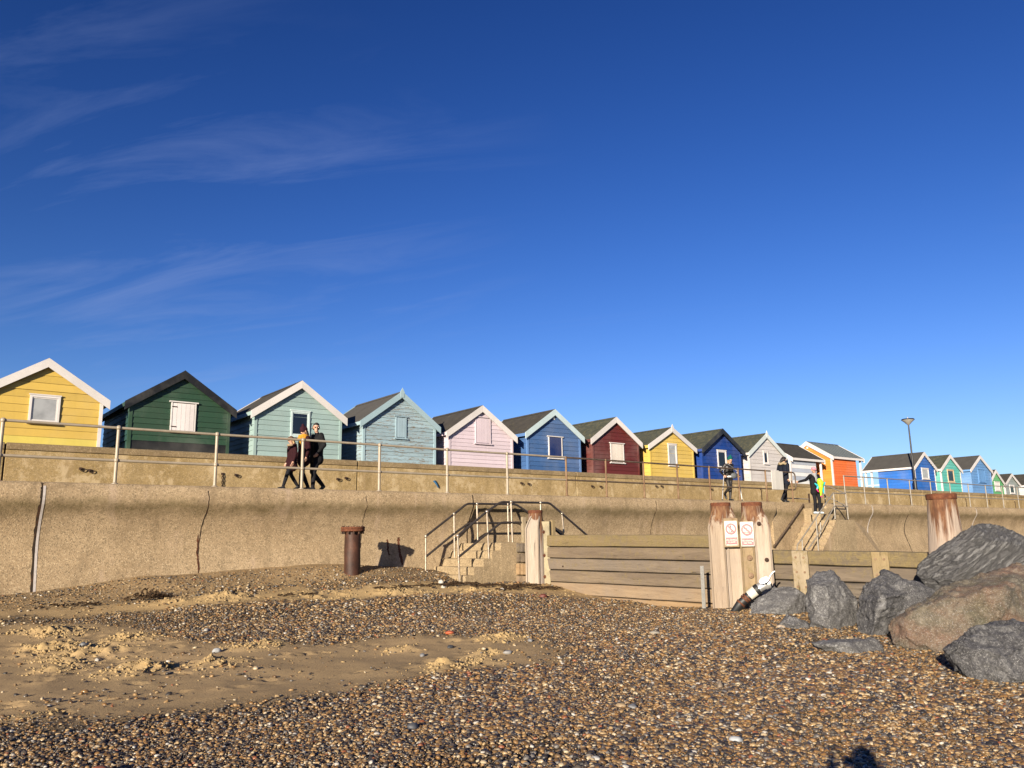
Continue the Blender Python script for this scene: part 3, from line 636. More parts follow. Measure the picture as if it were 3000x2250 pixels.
            MB().box((wx0 - .03, -.10, wz0 - .035), (wx1 + .03, -.0, wz0)).build('sill', fm, wo_)
            MB().box((wx0 - .02, -.075, wz1), (wx1 + .02, -.0, wz1 + .03)).build('lintel', fm, wo_)
        else:
            pm = paint(pc, .05, 'shutter_paint'); sh_ = MB().box((wx0 + .035, -.045, wz0 + .02), (wx1 - .035, -.0, wz1 - .02)).build('shutter', pm, root)
            nb = max(3, int((wx1 - wx0 - .08) / .105)); 
            for q in range(nb):
                a = wx0 + .042 + q * (wx1 - wx0 - .084) / nb; MB().box((a, -.056, wz0 + .03), (a + (wx1 - wx0 - .084) / nb - .006, -.044, wz1 - .03)).build('shutter_board', pm, sh_)
            MB().box((wx0 - .005, -.066, wz0), (wx0 + .03, 0, wz1)).build('shutter_jamb', fm, root); MB().box((wx1 - .03, -.066, wz0), (wx1 + .005, 0, wz1)).build('shutter_jamb', fm, root)
            MB().box((wx0 - .06, -.085, wz1), (wx1 + .06, 0, wz1 + .035)).build('lintel', fm, root); MB().box((wx0 - .06, -.095, wz0 - .04), (wx1 + .06, 0, wz0)).build('sill', fm, root)
            if kind == 'shutter':
                for zz_ in (wz0 + .13, wz1 - .13): MB().box((wx0 + .01, -.074, zz_ - .012), (wx0 + .15, -.056, zz_ + .012)).build('hinge', M_IRONDARK, sh_)
    return root
W_ = (.72, .68, .66); 
C_YEL = (.62, .42, .085); C_GRN = (.022, .062, .032); C_MINT = (.31, .43, .42); C_SKY = (.32, .44, .50); C_LIL = (.69, .575, .64); C_BLU = (.05, .125, .31); C_MAR = (.12, .018, .014); C_ROY = (.008, .045, .24); C_WHT = (.62, .58, .57)
C_ORG = (.82, .26, .035); C_BRT = (.02, .13, .48); C_TUR = (.11, .50, .44); C_CRN = (.13, .30, .60); C_GR2 = (.12, .42, .17); C_GRY = (.30, .34, .33)
E_ = 3.78
hut('beach_hut', 'yellow clapboard beach hut with white barge boards and a curtained square window', 2.96, 1.28, 4.62, 3.70, C_YEL, W_, M_FELTG, ('glass', 2.64, 3.02, 3.30, 3.70, W_, M_GLASSNET), skirt=((.72, .58, .12), .20), pitch=.19, wear=.0)
hut('beach_hut', 'dark green beach hut with black roof edges and a closed white shutter', 6.20, 1.28, 4.69, 3.74, C_GRN, (.008, .008, .009), M_FELT, ('shutter', 5.92, 3.04, 6.56, 3.82, W_, (.80, .74, .73)), skirt=((.006, .006, .006), .26), pitch=.15, wear=.05, side=(.022, .07, .06), side_trim=C_GRN)
hut('beach_hut', 'mint green beach hut with white barge boards and a dark open window', 9.55, 1.325, 4.78, 3.78, C_MINT, W_, M_FELT, ('glass', 9.27, 3.12, 9.86, 3.88, (.55, .66, .66), M_GLASSDARK), pitch=.15, wear=.0, side_trim=C_MINT)
hut('beach_hut', 'weathered pale blue beach hut with peeling boards and a narrow closed hatch', 12.96, 1.31, 4.80, 3.76, C_SKY, (.36, .50, .56), M_FELTGREY, ('hatch', 12.78, 3.30, 13.16, 3.98, (.30, .42, .49), (.33, .45, .52)), pitch=.118, wear=.15, finial=True, barge_w=.16)
hut('beach_hut', 'lilac beach hut with a tall closed lilac hatch under its white gable', 16.17, 1.34, 4.63, 3.64, C_LIL, W_, M_FELT, ('hatch', 15.90, 3.32, 16.54, 4.22, C_LIL, C_LIL), pitch=.135, wear=.03, side_trim=C_LIL)
hut('beach_hut', 'mid blue beach hut with pale blue barge boards and a navy shuttered window', 19.50, 1.28, 4.79, 3.84, C_BLU, (.55, .68, .72), M_FELT, ('hatch', 19.20, 2.98, 19.86, 3.76, W_, (.006, .022, .12)), pitch=.16, wear=.035, side_trim=(.09, .2, .45), vent=True)
hut('beach_hut', 'maroon beach hut with white barge boards and a cream shutter', 22.72, 1.27, 4.76, 3.82, C_MAR, W_, M_FELTG, ('hatch', 22.40, 2.96, 23.12, 3.71, W_, (.74, .66, .58)), pitch=.15, wear=.03, side_trim=C_MAR)
hut('beach_hut', 'yellow beach hut with a pointed white finial and tall narrow window', 26.03, 1.36, 4.60, 3.76, (.68, .47, .10), W_, M_FELTG, ('glass', 25.78, 2.98, 26.32, 3.89, W_, M_GLASSNET), pitch=.165, wear=.0, finial=True, side_trim=(.68, .47, .10))
hut('beach_hut', 'royal blue beach hut with black barge boards and white framed window', 29.35, 1.36, 4.76, 3.80, C_ROY, (.010, .014, .022), M_FELTG, ('glass', 29.04, 3.02, 29.66, 3.80, W_, M_GLASSDARK), pitch=.17, wear=.02, over=.22, side_trim=C_ROY)
hut('beach_hut', 'white beach hut with pale grey barge boards, finial and slim dark window', 32.75, 1.34, 4.80, 3.83, C_WHT, (.66, .72, .72), M_FELTG, ('glass', 32.47, 3.35, 32.84, 3.94, W_, M_GLASSDARK), pitch=.17, wear=.01, finial=True, side_trim=C_WHT)
# two huts turned to face along the terrace, their long side to the beach
hut('beach_hut', 'side-on beach hut with broad white and grey stripes under a dark roof', 0, 1.30, 4.66, 3.76, (.80, .80, .80), W_, M_FELT, None, depth=2.20, rz=-math.pi / 2, rootloc=(34.72, 23.62, 2.44), pitch=.19, stripes=(.42, .46, .54), porch=.55, wear=0, over=.05)
hut('beach_hut', 'side-on orange beach hut with ribbed metal roof and white trim', 0, 1.30, 4.90, 4.00, C_ORG, W_, M_METALROOF, None, depth=2.32, rz=-math.pi / 2, rootloc=(38.40, 23.58, 2.44), pitch=.125, porch=.55, seams=True, vent=True, wear=0, side=(.80, .17, .03), over=.12)
# beyond the lamp
hut('beach_hut', 'bright blue beach hut with scalloped white barge boards and a porch at the back', 48.42, 1.25, 4.75, 3.84, C_BRT, W_, M_FELTGREY, ('glass', 48.0, 3.16, 48.85, 3.79, W_, M_GLASSNET), depth=2.15, porch=.85, scallop=True, pitch=.17, wear=0, side=(.02, .14, .52))
hut('beach_hut', 'turquoise beach hut with white trim and a brown window', 51.80, 1.31, 4.77, 3.85, C_TUR, W_, M_FELTG, ('glass', 51.30, 3.08, 52.15, 3.84, (.62, .45, .28), M_GLASSDARK), pitch=.165, wear=0, side=(.13, .46, .40))
hut('beach_hut', 'cornflower blue beach hut with a closed blue hatch and white barge boards', 56.10, 1.50, 4.94, 3.98, C_CRN, W_, M_FELTGREY, ('hatch', 55.65, 3.20, 56.65, 4.02, C_CRN, C_CRN), pitch=.17, wear=0, side_trim=C_CRN)
hut('beach_hut', 'low green beach hut with white barge boards and white shutter', 62.75, 1.25, 4.42, 3.42, C_GR2, W_, M_FELT, ('hatch', 62.45, 2.92, 63.25, 3.56, W_, (.78, .74, .72)), yf=25.62, wear=0)
hut('beach_hut', 'small grey beach hut with scalloped white edging and narrow white window', 65.50, 1.28, 4.24, 3.42, C_GRY, W_, M_FELT, ('glass', 65.0, 2.78, 65.8, 3.40, W_, M_GLASSDARK), yf=25.62, scallop=True, wear=0)
hut('beach_hut', 'white beach hut at the far end of the row past the grey one', 69.0, 1.30, 4.35, 3.45, C_WHT, W_, M_FELT, None, yf=25.62, wear=0)
# ------------------------------------------------------------------ promenade railings
ZP = 1.337; YR = 18.65
def railing(label, xs, rp, rr, ball, mpost, mrail, h=1.2, mid=.50, loop=0, flange=.075, x_end=None):
    root = thing('railing', label, 'railing', (xs[0], YR, ZP), 0, 'promenade railings')
    for x in xs:
        mb = MB(); X_ = x - xs[0]
        mb.tube([(X_, 0, 0), (X_, 0, h - .01)], rp, 12); po = mb.build('post', mpost, root, True)
        MB().lathe([(flange, 0), (flange, .012), (flange * .7, .018), (rp, .03)], (X_, 0, 0), 14).build('flange', mpost, po, True)
        for z in (h, mid): MB().ball((X_, 0, z), ball, 12, 8).build('joint_ball', mpost, po, True)
    L = (x_end if x_end else xs[-1]) - xs[0]
    if loop:
        pts = [(0, 0, h)] + [(L, 0, h)]; Rr = .16
        for k in range(9): a = math.pi / 2 * (1 - k / 8); pts.append((L + .12 + Rr * math.cos(a), 0, h - Rr + Rr * math.sin(a)))
        for k in range(9): a = -math.pi / 2 * k / 8; pts.append((L + .12 + Rr * math.cos(a), 0, mid + Rr + Rr * math.sin(a)))
        pts.append((0, 0, mid)); MB().tube(pts, rr, 10).build('rail', mrail, root, True)
    else:
        for z in (h, mid): MB().tube([(0 + (L * k / 12), 0, z + .004 * math.sin(k * 1.7)) for k in range(13)], rr, 10).build('rail', mrail, root, True)
    return root
S_ = 1.05
PX = [1.7068, 3.7286, 5.7225, 7.7165, 9.7439, 11.7622, 13.7697, 15.9847, 17.6315, 19.3244, 20.9672, 22.6519, 24.29, 25.9391, 27.6075]
left_x = [1.7068 * S_ - 2.113 * k for k in range(5, 0, -1)] + [v * S_ for v in PX[:7]]
railing('beige painted tube railing with ball joints on the promenade edge', left_x, .036, .030, .056, M_RAILBEIGE, M_RAILBEIGE, x_end=PX[7] * S_)
railing('rust streaked tube railing with a looped end beside the steps', [v * S_ for v in PX[7:]], .032, .027, .042, M_RUSTPOST, M_RAILDARK, loop=1)
RX = [31.398 * S_, 32.952 * S_] + [32.952 * S_ + 2.12 * k for k in range(1, 26)]
railing('thin grey tube railing running on past the steps and the lamp', RX, .028, .024, .036, M_RAILGREY, M_RAILGREY)
# boards wired to the rusty railing
b_ = thing('rail_board', 'peeling white plank board wired to the rusty railing', 'board', (27.95, YR - .035, ZP + .48))
for k in range(3): MB().box((-.38 + k * .255, -.02, 0), (-.38 + k * .255 + .25, .0, .74 + .02 * math.sin(k * 2))).build('slat', paint((.66, .63, .58), .06, 'old_white_paint'), b_)
tag(MB().box((28.78, YR - .05, ZP + .86), (28.92, YR - .035, ZP + 1.16)).build('notice_plate', plain('notice_white', (.72, .68, .60), .5)), 'small cream notice plate on the last post of the rusty railing', 'plate')

# low barrier on the promenade behind the steps
lb = thing('low_barrier', 'low metal barrier standing against the parapet behind the steps', 'barrier', (31.2, 20.6, ZP))
MB().tube([(0.1, 0, .32), (2.1, 0, .30)], .022, 8).build('rail', M_RAILGREY, lb, True)
for x in (0.1, 2.1): MB().box((x - .03, -.03, 0), (x + .03, .03, .55 if x > 1 else .40)).build('post', M_IRONDARK, lb)

# iron rings, hooks and chains on the parapet
def chain_at(px, py, n, label, kind='chain'):
    p = at(px, py, Y=23.315); root = thing('wall_chain' if n else 'wall_ring', label, 'chain' if n else 'ring', p, 0, 'ironwork on the parapet')
    MB().box((-.035, -.03, -.03), (.035, 0.0, .03)).build('bracket', M_IRONDARK, root)
    if not n:
        mb = MB(); mb.tube([(.05 + .055 * math.cos(a), -.035, -.03 + .04 * math.sin(a)) for a in [k * math.pi / 6 for k in range(13)]], .011, 6); mb.build('ring', M_IRONDARK, root, True)
    for k in range(n):
        mb = MB(); hz = k % 2
        mb.tube([((.022 * math.cos(a)) * (1 if hz else .25), -.035 + (.022 * math.cos(a)) * (.25 if hz else 1), -.06 - k * .062 + .04 * math.sin(a)) for a in [q * math.pi / 5 for q in range(11)]], .0085, 6); mb.build('chain_link', M_IRONDARK, root, True)
    return root
RY = {236: (1373, 'yellow hut with the curtained window'), 262: (1378, 'yellow hut with the curtained window'), 690: (1391, 'gap between green and mint huts'), 988: (1403, 'mint green hut'), 1012: (1400, 'mint green hut'), 1526: (1415, 'mid blue hut'), 1547: (1417, 'mid blue hut'), 1733: (1424, 'maroon hut'), 1758: (1425, 'maroon hut'), 1921: (1424, 'yellow hut with the finial'), 1937: (1424, 'yellow hut with the finial'), 2083: (1433, 'royal blue hut')}
for x, (y, w_) in RY.items(): chain_at(x, y, 0, 'rusty iron ring on the parapet below the ' + w_)
for x, y, n, w_ in ((651, 1388, 11, 'gap between green and mint huts'), (2228, 1433, 8, 'white hut with the slim dark window'), (2664, 1452, 8, 'bright blue hut near the lamp post'), (2828, 1462, 7, 'turquoise hut'), (2897, 1465, 5, 'cornflower blue hut'), (2972, 1470, 7, 'low green hut')):
    chain_at(x, y, n, 'rusty chain hanging on the parapet below the ' + w_)
# blue rag
p = at(1271, 1408, Y=23.31); mb = MB()
rows = []
for k in range(9):
    t = k / 8; c = Vector((.16 * t, -.02 - .03 * math.sin(t * 3), -.24 * t)); w = .045 * (1 - .8 * t) + .01
    rows.append([c + Vector((-w, 0, -w * .3)), c + Vector((0, -.03, 0)), c + Vector((w, 0, w * .3)), c + Vector((0, .012, 0))])
mb.loft(rows); o = mb.build('blue_rag', plain('blue_cloth', (.03, .10, .20), .8), None, True); o.location = p; tag(o, 'torn blue rag hanging on the parapet under the pale blue hut', 'rag')

# ------------------------------------------------------------------ lamp
lp = thing('street_lamp', 'tall black lamp post with a saucer shaped lantern beside the bright blue hut', 'street lamp', (49.56, 23.46, 2.63))
MB().lathe([(.12, -.02), (.12, .06), (.10, .08), (.10, .62), (.085, .68), (.055, .72), (.05, 2.2), (.042, 4.02)], (0, 0, 0), 14).build('post', M_BLACK, lp, True)
MB().lathe([(.05, 3.98), (.08, 4.00), (.22, 4.15), (.36, 4.27), (.375, 4.30)], (0, 0, 0), 28).build('lamp_bowl', plain('lamp_bowl_metal', (.46, .43, .38), .35, .25), lp, True)
MB().lathe([(.38, 4.292), (.39, 4.315), (.34, 4.36), (.20, 4.375), (.05, 4.38)], (0, 0, 0), 28).build('lamp_cover', M_BLACK, lp, True)
MB().lathe([(.05, 4.375), (.05, 4.41), (.018, 4.47), (.006, 4.50)], (0, 0, 0), 10).build('lamp_finial', M_GALV, lp, True)

# ------------------------------------------------------------------ rusty flanged pipe
pp = thing('rusty_pipe', 'upright rusty iron pipe with a bolted flange cap in front of the sea wall', 'pipe', (9.0, 17.66, -.80))
mb = MB(); rg = []
for k in range(14):
    z = -.25 + k * (1.35 / 13); rg.append([Vector(((.190 + .004 * math.sin(z * 9 + a * 3)) * math.cos(a), (.190 + .004 * math.sin(z * 9 + a * 3)) * math.sin(a), z)) for a in [2 * math.pi * q / 28 for q in range(28)]])
mb.loft(rg); mb.build('pipe_shaft', mat_rust('pipe_rust', ((.022, .013, .011), (.060, .024, .014), (.12, .05, .03)), 3.5, (1, 1, .7), .6), pp, True)
for z0_, z1_ in ((1.095, 1.145), (1.150, 1.20)): MB().lathe([(.28, z0_), (.285, z0_ + .008), (.285, z1_ - .008), (.28, z1_)], (0, 0, 0), 32).build('flange_plate', M_RUSTCAP, pp, True)
for k in range(12):
    a = 2 * math.pi * (k + .3) / 12; c = (.245 * math.cos(a), .245 * math.sin(a), 0); MB().lathe([(.022, 1.035), (.022, 1.095)], c, 6).lathe([(.013, 1.20), (.013, 1.225)], c, 6).build('bolt', M_IRONDARK, pp)

# ------------------------------------------------------------------ steps over the groyne root
st = thing('concrete_steps', 'short flight of worn concrete steps against the sea wall by the groyne', 'steps', (12.6, 17.5, -1.3))
nst = 6; X0 = 12.68; Zt = -.03; ry = .197; run = .275; Yn = 16.68
def stepblk(x0, x1, z1, wob, near=Yn):
    mb = MB(); q = random.Random(int(x0 * 1000))
    ys_ = [18.6, 18.1, 17.6, 17.1, near]; rows = []
    for y in ys_:
        j = q.uniform(-wob, wob); dx = 0 if y != near else .0
        rows.append([Vector((x0 + j + dx, y, -1.6)), Vector((x0 + j + dx, y, z1 - .035)), Vector((x0 + .03 + j + dx, y, z1 + j * .4)), Vector((x1 + .1, y, z1)), Vector((x1 + .1, y, -1.6))])
    mb.loft([rel(st, r_) for r_ in rows]); return mb
for k in range(1, nst): bevel(stepblk(X0 - k * run, X0 - (k - 1) * run, Zt - k * ry, .012, Yn + .004 * k).build('step', M_STEP, st, False), .006)
bevel(stepblk(X0, 14.35, Zt, .006).build('landing', M_STEP, st, False), .012)
for k in range(1, 4): bevel(MB().box(rel(st, [(14.45 + (k - 1) * .28, 16.7, -1.6)])[0], rel(st, [(14.45 + k * .28, 18.55, Zt - k * ry)])[0]).build('step', M_STEP, st), .012)

def handrail(label, pts_top, pts_mid, posts, rt=.030):
    """pts in world; posts: (top, base)"""
    o = Vector(posts[0][1]); root = thing('handrail', label, 'handrail', o)
    def rounded(P):
        P = [Vector(p) for p in P]; out = [P[0]]
        for i in range(1, len(P) - 1):
            a = (P[i - 1] - P[i]); b = (P[i + 1] - P[i]); d = min(.10, a.length * .3, b.length * .3); a.normalize(); b.normalize()
            for k in range(5): t = k / 4; out.append((P[i] + a * d) * (1 - t) ** 2 + P[i] * 2 * t * (1 - t) + (P[i] + b * d) * t * t)
        return [p - o for p in out + [P[-1]]]
    for P in [pts_top] + ([pts_mid] if pts_mid else []): MB().tube(rounded(P), rt, 10).build('rail', M_HANDRAIL, root, True)
    for t_, b_ in posts:
        t_ = Vector(t_) - o; b_ = Vector(b_) - o; po = MB().tube([b_, t_], .026, 10).build('post', M_HANDPOST, root, True)
        MB().ball(t_, .048, 10, 6).build('joint_ball', M_HANDPOST, po, True)
    return root
def zf(px, py, Y): return at(px, py, Y=Y)
sc3 = lambda x, y: (1200 + x / 3.687, 1430 + y / 3.687)
YF_ = 18.12; P3 = lambda x, y, Y: at(*sc3(x, y), Y=Y)
far_top = [P3(175, 520, YF_), P3(480, 280, YF_), P3(620, 168, YF_), P3(1150, 176, YF_), P3(1290, 270, YF_), P3(1665, 485, YF_)]
far_mid = [P3(175, 742, YF_), P3(480, 492, YF_), P3(640, 378, YF_), P3(1180, 378, YF_), P3(1420, 560, YF_)]
far_posts = [(P3(175, 520, YF_), P3(175, 900, YF_)), (P3(480, 280, YF_), P3(486, 750, YF_)), (P3(727, 170, YF_), P3(737, 588, YF_)), (P3(1060, 175, YF_), P3(1069, 580, YF_))]
handrail('dark tubular handrail hugging the sea wall over the short steps', far_top, far_mid, far_posts)
YN_ = 16.78
near_top = [P3(520, 515, YN_), P3(835, 255, YN_), P3(985, 150, YN_), P3(1510, 160, YN_), P3(1645, 275, YN_), P3(1905, 500, YN_), P3(2010, 590, YN_)]
near_mid = [P3(526, 748, YN_), P3(845, 485, YN_), P3(990, 372, YN_), P3(1480, 372, YN_), P3(1800, 640, YN_)]
near_posts = [(P3(520, 515, YN_), P3(540, 1035, YN_)), (P3(835, 255, YN_), P3(857, 760, YN_)), (P3(1095, 150, YN_), P3(1112, 585, YN_)), (P3(1413, 157, YN_), P3(1425, 590, YN_)), (P3(1645, 275, YN_), P3(1665, 480, YN_))]
handrail('dark tubular handrail on the seaward side of the short steps', near_top, near_mid, near_posts)

# ------------------------------------------------------------------ long steps down from the promenade
lg = thing('concrete_steps', 'steep concrete steps dropping from the gap in the promenade railing', 'steps', (29.4, 17.8, -1.6))
def bl(a, b, nm='step'):
    return bevel(MB().box(rel(lg, [a])[0], rel(lg, [b])[0]).build(nm, M_STEP, lg), .015)
for k, (y0, z) in enumerate(((18.20, 1.095), (17.86, .85))): bl((29.55, y0, -1.8), (30.93, y0 + .42, z))
bl((29.5, 17.2, -1.8), (30.93, 17.95, .60), 'landing')
for k in range(1, 10): bl((29.5 - .245 * k, 17.2 + .004 * k, -1.8), (29.5 - .245 * (k - 1) + .05, 18.58, .60 - .243 * k))
# outer flank that leans out at the foot
mb = MB(); mb.prism(rel(lg, [(30.9, 17.22, .56), (29.55, 17.2, .56), (27.3, 17.2, -1.65), (27.3, 17.2, -1.9), (34.0, 17.2, -1.9), (31.9, 17.35, .3)]), (0, 1.35, 0)); mb.build('flank', M_WALL, lg)
c5 = lambda x, y, Y: at(2000 + x / 3.687, 1400 + y / 3.687, Y=Y)
def frame(name, label, lines, r, mat, mpost=None):
    o = lines[0][0].copy(); root = thing(name, label, 'handrail', o)
    for k, L_ in enumerate(lines):
        nm = 'post' if abs((L_[-1] - L_[0]).normalized().z) > .93 else 'rail'
        MB().tube([p - o for p in L_], r, 8).build(nm, mat, root, True)
    return root
frame('handrail', 'rusty handrail bolted to the wall beside the steep steps', [[c5(1305, 285, 18.46), c5(1150, 510, 18.46), c5(985, 740, 18.46)], [c5(1300, 290, 18.46), c5(1310, 322, 18.58)], [c5(1150, 510, 18.46), c5(1158, 540, 18.58)], [c5(990, 735, 18.46), c5(985, 750, 18.58)]], .035, M_RAILDARK)
Yo = 17.24
frame('handrail', 'weathered grey handrail along the open side of the steep steps', [
    [c5(1760, 170, Yo), c5(1625, 165, Yo), c5(1440, 430, Yo), c5(1290, 655, Yo), c5(1240, 720, Yo), c5(1232, 800, Yo)],
    [c5(1785, 312, Yo), c5(1640, 300, Yo), c5(1500, 560, Yo), c5(1355, 770, Yo)],
    [c5(1630, 168, Yo), c5(1648, 445, Yo)], [c5(1760, 170, Yo), c5(1790, 448, Yo)], [c5(1440, 430, Yo), c5(1467, 790, Yo)], [c5(1290, 655, Yo), c5(1296, 800, Yo)], [c5(1488, 480, Yo + .3), c5(1496, 715, Yo + .3)]], .026, M_RAILGREY)
frame('handrail', 'sloping grey handrail down the upper steps beside the man in the pink cap', [
    [at(2415, 1420, Y=18.6), at(2477, 1446, Y=17.26)], [at(2415, 1452, Y=18.6), at(2484, 1484, Y=17.26)], [at(2415, 1415, Y=18.62), at(2418, 1475, Y=18.62)]], .024, M_RAILGREY)

# ------------------------------------------------------------------ groyne: piles
def baulk(root, cx_, cy_, ax, wx, wy, zb_, zs, zt, tcx, tcy, ts, mat, name='timber'):
    """squared timber, chamfered in towards the pile head above zs; ax: its own x direction"""
    a = Vector((ax[0], ax[1], 0)).normalized(); b = Vector((-a.y, a.x, 0)); rings = []
    for z, k in ((zb_, 0), (zs - .9, 0), (zs, 0), (zs + (zt - zs) * .5, .42), (zt, 1)):
        c = Vector((cx_ + (tcx - cx_) * k, cy_ + (tcy - cy_) * k, z)); w = wx * (1 - k) + wx * ts * k; h = wy * (1 - k) + wy * ts * k; ch = .035
        ring = []
        for sx_, sy_ in ((-1, -1), (1, -1), (1, 1), (-1, 1)):
            for q in ((0, 1) if sx_ * sy_ > 0 else (1, 0)):
                ring.append(c + a * sx_ * (w / 2 - (ch if q == 0 else 0)) + b * sy_ * (h / 2 - (ch if q == 1 else 0)))
        rings.append(ring)
    return MB().loft(rel_rings(root, rings)).build(name, mat, root, False)
def rel_rings(root, rings): return [[p - root.location for p in r_] for r_ in rings]
def bolt(root, c, nrm, r=.045, mat=None):
    c = Vector(c) - root.location; n = Vector(nrm).normalized(); mb = MB(); mb.tube([c, c + n * .012], [r, r * .9], 12); mb.tube([c + n * .012, c + n * .045], r * .45, 6); return mb.build('bolt', mat or M_RUST, root, False)
def cap(root, c, r, z, h=.09):
    MB().lathe([(r * .93, z - h), (r, z - h + .012), (r * 1.02, z - .012), (r * .985, z)], tuple(Vector((c[0], c[1], 0)) - root.location), 28).build('cap_ring', M_RUSTCAP, root, True)
PT1 = at(1568, 1495, d=21.25); PT2 = at(2110, 1473, d=15.9); PT3 = at(2201, 1472, d=15.35); PT4 = at(2756, 1447, d=13.0)
view = lambda P: Vector((P.x, P.y, 0)).normalized()
side_ = lambda P: Vector((view(P).y, -view(P).x, 0))
# pile at the steps
g1 = thing('groyne_pile', 'timber cased groyne pile with bolted steel side plate by the short steps', 'pile', (PT1.x, PT1.y, -1.15), 0, 'groyne piles')
s1 = side_(PT1); v1 = view(PT1)
MB().lathe([(.24, -.9), (.24, 1.45), (.20, 1.62), (.185, PT1.z + 1.15 - .08)], (0, 0, 0), 24).build('steel_core', M_PILE4, g1, True)
cap(g1, (PT1.x, PT1.y), .193, PT1.z)
c = Vector((PT1.x, PT1.y, 0)) - s1 * .10 - v1 * .16; baulk(g1, c.x, c.y, s1, .36, .30, -1.6, .32, PT1.z - .09, PT1.x - s1.x * .02, PT1.y - .05, .62, M_BAULK1)
c = Vector((PT1.x, PT1.y, 0)) + s1 * .20 - v1 * .13; d1 = (s1 - v1 * .35).normalized(); n1_ = Vector((-d1.y, d1.x, 0)); n1_ = n1_ if n1_.dot(v1) < 0 else -n1_
q = [c - d1 * .16 , c + d1 * .17]; mb = MB(); mb.prism(rel(g1, [Vector((q[0].x, q[0].y, -1.6)), Vector((q[1].x, q[1].y, -1.6)), Vector((q[1].x, q[1].y, .50)), Vector((q[0].x, q[0].y, .50))]), tuple(-n1_ * .30)); bevel(mb.build('steel_plate', M_STEELPLATE, g1), .02)
for z in (.22, -.38, -.92): bolt(g1, (c + n1_ * .0).to_3d() + Vector((0, 0, z)) if False else Vector((c.x, c.y, z)), n1_, .05)
for off, zt_ in ((-.315, .62), (.45, .52)):
    c = Vector((PT1.x, PT1.y, 0)) + s1 * off; MB().box(rel(g1, [(c.x - .05, c.y - .05, -1.5 if off < 0 else -.1)])[0], rel(g1, [(c.x + .05, c.y + .05, zt_)])[0]).build('batten', M_UPRIGHT, g1)
# the pair of tall piles
def big_pile(P, label, dl, dr, wl, wr, zl, zr, ml, mr, rc=.193):
    g = thing('groyne_pile', label, 'pile', (P.x, P.y, -1.28), 0, 'groyne piles'); s = side_(P); v = view(P)
    MB().lathe([(.22, -.6), (.22, 1.4), (.195, P.z + 1.28 - .07)], (0, 0, 0), 24).build('steel_core', M_PILE4, g, True); cap(g, (P.x, P.y), rc, P.z, .10)
    for d_, w, zs, mm in ((dl, wl, zl, ml), (dr, wr, zr, mr)):
        c = Vector((P.x, P.y, 0)) + s * d_ - v * .14; baulk(g, c.x, c.y, s, w, .34, -1.7, zs, P.z - .10, P.x + s.x * d_ * .55, P.y + s.y * d_ * .55, .62, mm)
    return g, s, v
g2, s2, v2 = big_pile(PT2, 'tall timber cased pile carrying the no climbing sign', -.11, .215, .31, .29, .20, .05, M_BAULK, M_BAULK)
g3, s3, v3 = big_pile(PT3, 'tall timber cased pile carrying the no swimming sign', -.13, .155, .26, .30, .05, .20, M_BAULK2, M_BAULK)
for z, dx in ((-.38, -.10), (-.70, -.10), (-1.04, -.08)): bolt(g3, Vector((PT3.x, PT3.y, z)) + s3 * dx - v3 * .315, -v3, .05, M_RUSTPOST)
for z, dx in ((.24, .11), (-.42, .20)): bolt(g3, Vector((PT3.x, PT3.y, z)) + s3 * dx - v3 * .30, -v3, .04, M_IRONDARK)
g4 = thing('groyne_pile', 'bare rust streaked pile with a rusty cap rising behind the boulders', 'pile', (PT4.x, PT4.y, -1.4), 0, 'groyne piles')
mb = MB(); rg = []
for k in range(12):
    t = k / 11; z = -.4 + t * (PT4.z + 1.4 - .08 + .4); R_ = .30 - .085 * max(0, (t - .55) / .45) ** .8
    rg.append([Vector((R_ * (1 + .02 * math.cos(8 * a)) * math.cos(a), R_ * (1 + .02 * math.cos(8 * a)) * math.sin(a), z)) for a in [2 * math.pi * q / 32 for q in range(32)]])
mb.loft(rg); mb.build('pile_shaft', M_PILE4, g4, True); cap(g4, (PT4.x, PT4.y), .225, PT4.z, .10)

# planks between the piles
gw = thing('groyne_wall', 'groyne wall of long horizontal timber planks between the piles', 'groyne', (13.5, 13.2, -1.2))
def plank(root, pl, pr, ql, qr, mat, th=.10, name='plank'):
    """four face corners: top left/right, bottom left/right; goes back from the face"""
    pl, pr, ql, qr = [Vector(p) for p in (pl, pr, ql, qr)]; n = (pr - pl).cross(ql - pl).normalized(); n = n if n.dot(Vector((1, .3, 0))) > 0 else -n
    q = random.Random(int(abs(pl.z * 7919) + abs(pr.x * 131))); rings = []; N = 9
    for k in range(N + 1):
        t = k / N; a = pl.lerp(pr, t); b = ql.lerp(qr, t); j = q.uniform(-.006, .006); w = q.uniform(-.006, .006)
        a = a + Vector((0, 0, -.014 + w)); b = b + Vector((0, 0, .011 + q.uniform(-.006, .006)))
        ch = .014; d = (b - a).normalized()
        rings.append([p - root.location for p in (a + n * (ch + j), a + d * ch + n * j, b - d * ch + n * j, b + n * (ch + j), b + n * th, a + n * th)])
    return MB().loft(rings).build(name, mat, root, False)
c4 = lambda x, y, d: at(1500 + x / 2.765, 1430 + y / 2.765, d=d)
seams_l = [378, 474, 566, 661, 757, 850]; seams_r = [376, 486, 594, 704, 820, 940]
dl, dr = 20.85, 16.25
